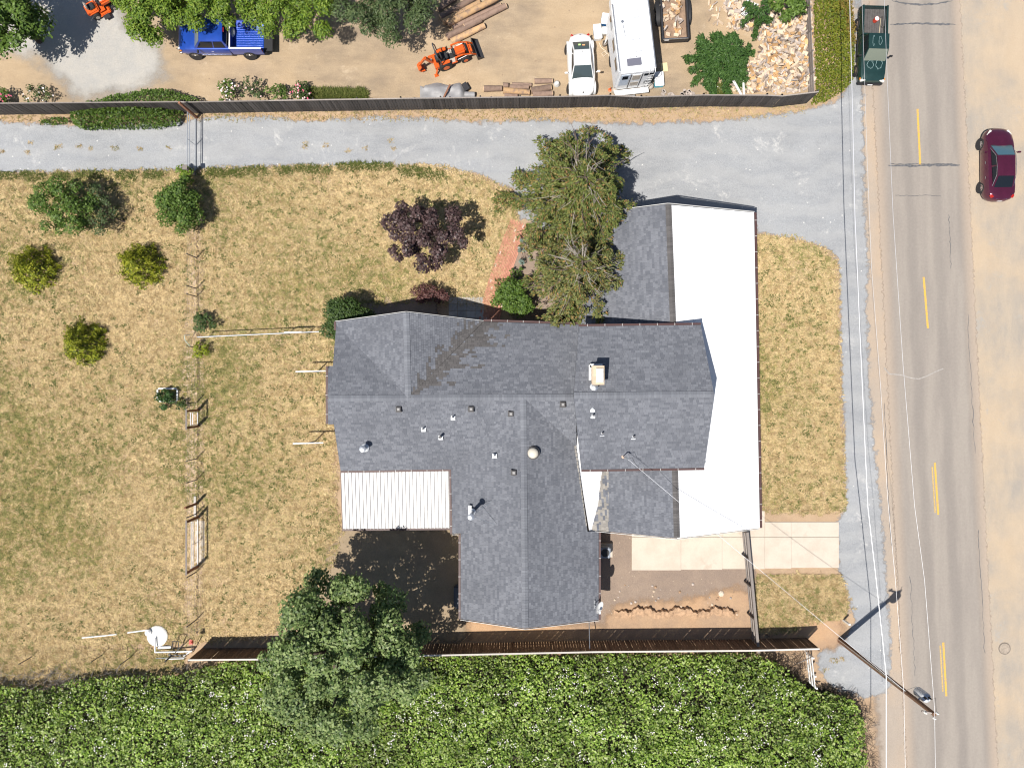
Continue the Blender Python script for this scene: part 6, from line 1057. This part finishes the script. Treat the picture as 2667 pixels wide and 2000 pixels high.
for j in range(44):
    p = tw_ @ Vector((random.uniform(-.72, .45), random.uniform(-1.7, .9), 0)); p += Vector((10.35, 23.9, .62+random.uniform(0, .18))); kk = random.choice((0, 1, 2, 2, 4, 5)); o = bpy.data.objects.new('firewood', wedge[kk]); COL.objects.link(o); o.location = p; o.rotation_euler = (random.uniform(-.4, .4), random.uniform(-.4, .4), random.uniform(0, 6.28)); o.scale = (.9, 1.2, 1.2); tag(o, TONE[kk]+' split of firewood in the '+('near' if p.y < 23.3 else 'far')+' half of the black trailer bed', 'firewood', 'firewood in the trailer')
def pipe(nm, label, pts, r, mat, cat='pipe', n=8): mb = MB(); mb.tube([P(*p) for p in pts], r, n); o = mb.build(nm, mat, smooth=50); return tag(o, label, cat)
pipe('white_pole', 'longest white peeled pole standing upright against the fence at the heap', [(1938, 248, .2), (1933, 160, .9)], .075, 'white_trim', 'pole'); pipe('white_pole', 'white peeled pole slanting to the fence between fir and heap', [(1931, 248, .2), (1907, 205, .6)], .085, 'white_trim', 'pole'); pipe('white_pole', 'short curved white pole nearest the fir', [(1896, 248, .05), (1880, 235, .06), (1862, 222, .06)], .05, 'white_trim', 'pole')
for k in range(4): pipe('white_lath', 'white lath of the bundle beside the broad-leaved bush', [(1930+k*3.2, 38+k*1.6, .7), (1966+k*3.2, 8+k*1.2, .7)], .03, 'pvc_white', 'lath')['group'] = 'white laths on the heap'
pipe('white_pipe', 'thick white pipe lying above the lath bundle at the top edge', [(1932, 28, .8), (1952, -6, .8)], .08, 'pvc_white')
# coolers and bins by the camper
def cooler(nm, label, px, py, d, rz, body, lid, cat='cooler'):
    q = P(px, py); t = thing(nm, label, cat, q, R(rz)); mb = MB(); mb.box((0, 0, d[2]*.4), (d[0]*.95, d[1]*.95, d[2]*.8)); mb.build('body', body, t, bevel=.03); mb = MB(); mb.box((0, 0, d[2]*.9), (d[0], d[1], d[2]*.2)); mb.build('lid', lid, t, bevel=.03); mb = MB(); mb.bar((-d[0]*.52, -d[1]*.2, d[2]*.6), (-d[0]*.52, d[1]*.2, d[2]*.6), .03, .04); mb.build('handle', 'galvanised', t)
simple('cooler_blue', (.03, .14, .34), .4); simple('cooler_cyan', (.1, .5, .65), .4)
cooler('cooler', 'white-lidded blue cooler upright beside the camper near the top', 1575, 57, (.5, .72, .42), -8, 'cooler_blue', 'white_metal'); cooler('cooler', 'long white chest between the coupe and the camper', 1555, 90, (.52, .95, .42), 6, 'white_metal', 'white_metal'); cooler('cooler', 'white cooler with cyan base at the right rear camper corner', 1714, 212, (.6, .92, .4), 4, 'cooler_cyan', 'white_metal')
cooler('storage_bin', 'small grey bin tucked against the camper side', 1578, 86, (.6, .5, .35), 4, 'camper_tan', 'feed_bag', 'bin')
q = P(1574, 118); t = thing('rod_bucket', 'woven basket holding white rods beside the camper', 'basket', q); mb = MB(); mb.lathe((0, 0, 0), [(.14, 0), (.17, .35), (.15, .36), (.13, .1), (.01, .08)], 12); mb.build('basket', simple('basket_grey', (.28, .24, .2), .9, var=.3, vs=20), t)
for k in range(4): mb = MB(); mb.cyl((0, 0, .1), (.05+.05*k, .3-.05*k, .9), .015, .015, 5); mb.build('rod', 'pvc_white', t)
mb = MB(); mb.box((*P(1730, 176)[:2], .02), (.42, .55, .03), .1); o = mb.build('foam_board', simple('foam_yellow', (.72, .62, .35), .8)); tag(o, 'pale yellow foam board on the dirt right of the camper', 'board')
for px, py, lb in ((1601, 238, 'grey rounded wheel chock at the left rear camper corner'), (1692, 228, 'grey bin leaning at the right rear camper corner')): mb = MB(); mb.lathe(P(px, py), [(.2, 0), (.22, .25), (.16, .32), (.02, .34)], 10); o = mb.build('grey_bin', 'camper_tan', smooth=50); tag(o, lb, 'bin')
hp = [P(1560, 112, .03), P(1566, 125, .03), P(1578, 134, .03), P(1580, 142, .03), P(1572, 148, .04), P(1567, 141, .05), P(1574, 135, .06), P(1584, 142, .03), P(1592, 160, .03), P(1595, 172, .03)]; mb = MB(); mb.tube(hp, .025, 6); o = mb.build('hose', simple('hose_cream', (.72, .62, .48), .6), smooth=60); tag(o, 'cream hose looping on the dirt between coupe and camper', 'hose')
mb = MB(); mb.lathe(P(1450, 221), [(.2, 0), (.22, .12), (.12, .3), (.02, .33)], 9); o = mb.build('plastic_bag', 'feed_bag', smooth=40); tag(o, 'grey crumpled bag at the right end of the short logs', 'bag')
mb = MB(); q = P(1588, 235, .0); mb.lathe(q, [(.12, 0), (.11, .03), (.05, .05), (.02, .4), (.01, .41)], 10); o = mb.build('traffic_marker', simple('marker_orange', (.8, .16, .05), .5)); tag(o, 'small orange marker on the dirt left of the camper bumper', 'marker')
# rubble by the fence
for k in range(14): q = P(random.uniform(1722, 1812), random.uniform(239, 249)); mb = MB(); mb.box((q.x, q.y, .06), (random.uniform(.2, .4), random.uniform(.12, .2), .1), random.uniform(0, 3)); o = mb.build('rubble', 'split_grey', bevel=.02); tag(o, 'broken grey chunk lying along the fence below the trailer', 'rubble', 'rubble at the fence')
# ---- back yard: air conditioner unit, window well, wheel barrow shade
q = P(1572, 1432); t = thing('heat_pump', 'round-topped outdoor heat pump on a pad by the wing wall', 'heat pump', q); mb = MB(); mb.box((.1, 0, .04), (.95, .9, .08)); mb.build('pad', 'concrete', t); mb = MB(); mb.box((0, 0, .45), (.68, .68, .74)); mb.build('casing', simple('casing_blue', (.3, .34, .4), .5), t, bevel=.06); mb = MB(); mb.cyl((0, 0, .82), (0, 0, .86), .26, .26, 16); mb.build('fan_grille', 'black_plastic', t)
q = P(1193, 1550); t = thing('water_trough', 'dark oblong tub against the shaded wing wall', 'tub', q); mb = MB(); mb.box((0, 0, .25), (.5, 1.5, .5)); mb.build('tub', simple('tub_blue', (.07, .08, .1), .5), t, bevel=.12)
# eroded edge: low ledge of clay clods
nx_, ny_ = 150, 12; V = []
for i in range(nx_):
    x = 1598+i*2.2; yc = 1588+5*math.sin(i*.14)+3*math.sin(i*.41)+1.5*math.sin(i*1.3); e = min(1, i/8, (nx_-1-i)/8)*(.6+.4*math.sin(i*.23+1)**2)
    for j in range(ny_):
        v = j/(ny_-1); dy = -4.5+v*24; prof = 0 if j == 0 else (.42*(1-v)**1.6 if j > 1 else .3); q = P(x+random.uniform(-.9, .9), yc+dy+random.uniform(-.7, .7)); V.append((q.x, q.y, .012+max(0, prof*e+random.uniform(-.025, .03)*e) if 0 < j < ny_-1 else .006))
mb = MB(); mb.add(V, [(i*ny_+j, (i+1)*ny_+j, (i+1)*ny_+j+1, i*ny_+j+1) for i in range(nx_-1) for j in range(ny_-1)])
o = mb.build('clay_ledge', simple('orange_clay_solid', (.42, .275, .17), .95, var=.22, vs=4, bmp=.5), smooth=35); tag(o, 'crumbling clay bank across the back yard', 'bank', None, 'structure')
for k in range(40): q = P(random.uniform(1590, 1930), random.uniform(1520, 1600)); s = random.uniform(.03, .09); mb = MB(); mb.lathe(q, [(s, 0), (s*1.1, s*.4), (s*.5, s), (.005, s*1.05)], 6); o = mb.build('clod', random.choice(('orange_clay_solid', 'split_grey', 'split_pale'))); tag(o, 'small clod or stone lying on the back yard soil', 'clod', 'clods in the back yard')
q = P(1878, 1545); mb = MB(); mb.lathe(q, [(.2, 0), (.19, .06), (.1, .12), (.01, .13)], 7); o = mb.build('pale_stone', simple('pale_stone', (.66, .55, .44), .9, var=.2, vs=6, bmp=.5)); tag(o, 'pale stone lying on the brown soil of the back yard', 'stone')
pipe('yard_pipe', 'grey pipe leaning between the wing corner and board fence', [(1534, 1612, .9), (1536, 1690, 1.7)], .03, 'galvanised')
# small white post by the drive
mb = MB(); q = P(2196, 1614); mb.box((q.x, q.y, .45), (.12, .12, .9)); o = mb.build('marker_post', 'white_trim', bevel=.01); tag(o, 'short white marker post at the grass corner near the utility pole', 'post')
# ---- pump corner: white tank lid, pipes, controls
q = P(411, 1655); t = thing('tank_lid', 'white round tank top set in the dry grass by the pump', 'tank', q); mb = MB(); mb.lathe((0, 0, 0), [(.68, 0), (.68, .08), (.62, .14), (.4, .17), (.01, .18)], 28); mb.build('dome', simple('tank_white', (.8, .78, .73), .6, var=.12, vs=3), t, smooth=40); mb = MB(); mb.lathe((-.5, .28, 0), [(.2, 0), (.2, .3), (.16, .31), (.15, .36), (.01, .37)], 16); mb.build('riser', 'pvc_white', t); mb = MB(); mb.box((-.5, .28, .375), (.2, .04, .02), -.8); mb.build('riser_lid', 'cooler_blue', t)
pipe('white_pipe', 'white elbow pipe rising from the tank to the pump manifold', [(404, 1660, .3), (404, 1698, .35), (455, 1697, .35), (500, 1695, .4)], .055, 'pvc_white'); pipe('white_pipe', 'short thick white pipe beside the tank top', [(412, 1686, .1), (446, 1684, .1)], .09, 'pvc_white'); pipe('white_pipe', 'thin white pipe lying in the grass left of the tank', [(332, 1647, .05), (384, 1640, .05)], .05, 'pvc_white'); pipe('white_pipe', 'far thin white pipe end lying alone in the grass', [(214, 1660, .05), (260, 1656, .05), (304, 1651, .05)], .05, 'pvc_white')
pm = thing('pump_manifold', 'tangle of dark pump pipes and valves at the fence end', 'pump', P(470, 1696)); 
for a, b_, r, m_ in (((440, 1706, .3), (485, 1704, .3), .04, 'post_steel'), ((432, 1716, .35), (480, 1714, .35), .035, 'pvc_white'), ((406, 1714, .1), (484, 1710, .1), .03, 'galvanised'), ((452, 1694, .0), (448, 1670, .7), .03, 'post_steel'), ((448, 1670, .7), (466, 1670, .7), .03, 'post_steel'), ((466, 1670, .7), (462, 1702, .2), .03, 'post_steel'), ((455, 1700, .6), (475, 1680, .7), .03, 'post_steel'), ((430, 1722, .8), (448, 1706, .3), .05, 'post_steel'), ((478, 1708, .3), (505, 1690, .2), .04, 'pvc_white'), ((500, 1700, .1), (500, 1680, .9), .03, 'post_steel')): mb = MB(); mb.cyl(P(*a), P(*b_), r, r, 8); mb.build('pump_pipe', m_, pm, w=True)
for x, y in ((442, 1704), (458, 1705), (470, 1706)): mb = MB(); mb.box(P(x, y, .38), (.14, .12, .14)); mb.build('valve', 'post_steel', pm, w=True, bevel=.02)
mb = MB(); q = P(499, 1672, .95); mb.cyl(q-Vector((0, 0, .1)), q+Vector((0, .05, .22)), .1, .08, 12); mb.box(q+Vector((0, -.05, .1)), (.22, .12, .1)); mb.box(q+Vector((0, .16, .12)), (.18, .1, .1)); o = mb.build('red_hydrant_valve', 'red_can', bevel=.015); tag(o, 'red valve head on a riser above the pump pipes', 'valve')
for a, b_ in (((60, 1728), (108, 1690)), ((245, 1722), (290, 1685)), ((322, 1728), (360, 1692))): 
    q = P((a[0]+b_[0])/2, (a[1]+b_[1])/2); mb = MB(); mb.box((q.x, q.y, .65), (.04, .04, 1.3)); o = mb.build('fence_stake', 'post_steel'); tag(o, {60: 'thin steel stake farthest left on the lower fence line', 245: 'thin steel stake in the middle of the lower fence line', 322: 'thin steel stake nearest the white tank on the lower fence line'}[a[0]], 'stake', 'stakes of the lower fence line')
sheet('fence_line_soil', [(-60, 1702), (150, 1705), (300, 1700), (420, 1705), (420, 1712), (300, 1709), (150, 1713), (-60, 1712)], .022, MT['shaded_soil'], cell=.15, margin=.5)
# ================================================================ UTILITY POLE AND WIRES
base = P(2187, 1667); top = P(2434, 1860, 9.55); pole = thing('utility_pole', 'tall brown timber utility pole with transformer leaning over the road verge', 'utility pole', base)
wood('pole_wood', (.12, .07, .045), (.2, .12, .08)); mb = MB(); mb.cyl(base-Vector((0, 0, .2)), top, .17, .11, 14); mb.build('shaft', 'pole_wood', pole, w=True, smooth=50)
def on(z, dx=0, dy=0): return base.lerp(top, z/9.55)+Vector((dx, dy, 0))
c = on(7.9, .42, .22); mb = MB(); mb.lathe(c, [(.01, -.5), (.2, -.48), (.27, -.42), (.27, .32), (.23, .38), (.01, .4)], 16); tk = mb.build('transformer', simple('transformer_grey', (.55, .57, .6), .4, var=.08), pole, w=True, smooth=40)
for k in (-1, 1): mb = MB(); mb.lathe(c+Vector((.12*k, .04, .38)), [(.05, 0), (.06, .06), (.04, .1), (.06, .14), (.02, .22)], 8); mb.build('bushing', 'black_plastic', tk, w=True)
mb = MB(); mb.bar(on(7.9), c+Vector((-.2, -.1, 0)), .1, .3); mb.build('bracket', 'galvanised', pole, w=True)
mb = MB(); q = on(9.45); mb.bar(q+Vector((-.6, .12, 0)), q+Vector((.15, -.02, 0)), .08, .1); mb.build('crossarm', 'grey_timber', pole, w=True); 
for dv in ((-.5, .12, .12), (.12, .08, .1), (0, -.2, .05)): mb = MB(); mb.lathe(q+Vector(dv), [(.05, -.08), (.07, 0), (.04, .05), (.06, .1), (.03, .16)], 8); mb.build('insulator', 'white_trim', pole, w=True)
mb = MB(); mb.tube([on(.1, -.14, .1), on(3., -.15, .1), on(6.6, -.14, .1), on(7.2, -.1, .12)], .03, 6); mb.build('conduit', 'galvanised', pole, w=True); mb = MB(); mb.tube([c+Vector((.1, 0, .6)), c+Vector((.1, .3, 1.0)), q+Vector((.1, .1, .1))], .012, 5); mb.tube([c+Vector((-.2, .1, .3)), c+Vector((-.4, .5, .1)), on(7.2, -.05, .15)], .012, 5); mb.build('jumper_wire', 'wire_steel', pole, w=True)
simple('wire_pale', (.62, .63, .66), .5, .3)
def wire(label, pts, r, mat='wire_pale'): mb = MB(); mb.tube([P(*p) for p in pts], r, 5); o = mb.build('overhead_wire', mat, smooth=60); return tag(o, label, 'wire')
A = [(2211, -60, 5.4), (2213, 0, 5.4), (2220, 277, 5.45), (2226.5, 559, 5.5), (2241, 900, 5.55), (2260, 1318, 5.62), (2282, 1511, 5.66), (2300, 1680, 5.7), (2308, 1760, 5.72), (2308, 2060, 5.72)]; wire('thick pale cable lowest on the pole along the road edge', A, .024)
wire('thin pale wire at middle height along the road edge', [(2243, -60, 7.2), (2245, 0, 7.2), (2258, 400, 7.25), (2270, 700, 7.3), (2293, 1000, 7.35), (2312, 1300, 7.4), (2332, 1511, 7.5), (2354, 1800, 7.55), (2359, 2060, 7.55)], .008); wire('top thin pale wire running above the left lane', [(2301, -60, 9.3), (2303, 0, 9.3), (2312, 236, 9.35), (2326, 559, 9.4), (2352, 950, 9.45), (2382, 1318, 9.5), (2408, 1511, 9.55), (2434, 1845, 9.6), (2437, 2060, 9.6)], .008)
mh_ = mq+Vector((.16, -.08, .85)); pa_ = on(7.25, -.12, .12); pts = [mh_.lerp(pa_, t)-Vector((0, 0, .7*4*t*(1-t))) for t in [i/14 for i in range(15)]]; mb = MB(); mb.tube(pts, .010, 5); o = mb.build('service_drop', 'wire_pale', smooth=60); tag(o, 'twisted service cable from the roof mast to the utility pole', 'wire'); mb = MB(); mb.tube([mh_, mh_+Vector((.25, .1, .0)), mh_+Vector((.4, -.2, -.1)), mh_.lerp(pa_, .04)], .012, 5); o = mb.build('drip_loop', 'black_plastic'); tag(o, 'looped black leads at the roof service mast', 'wire')
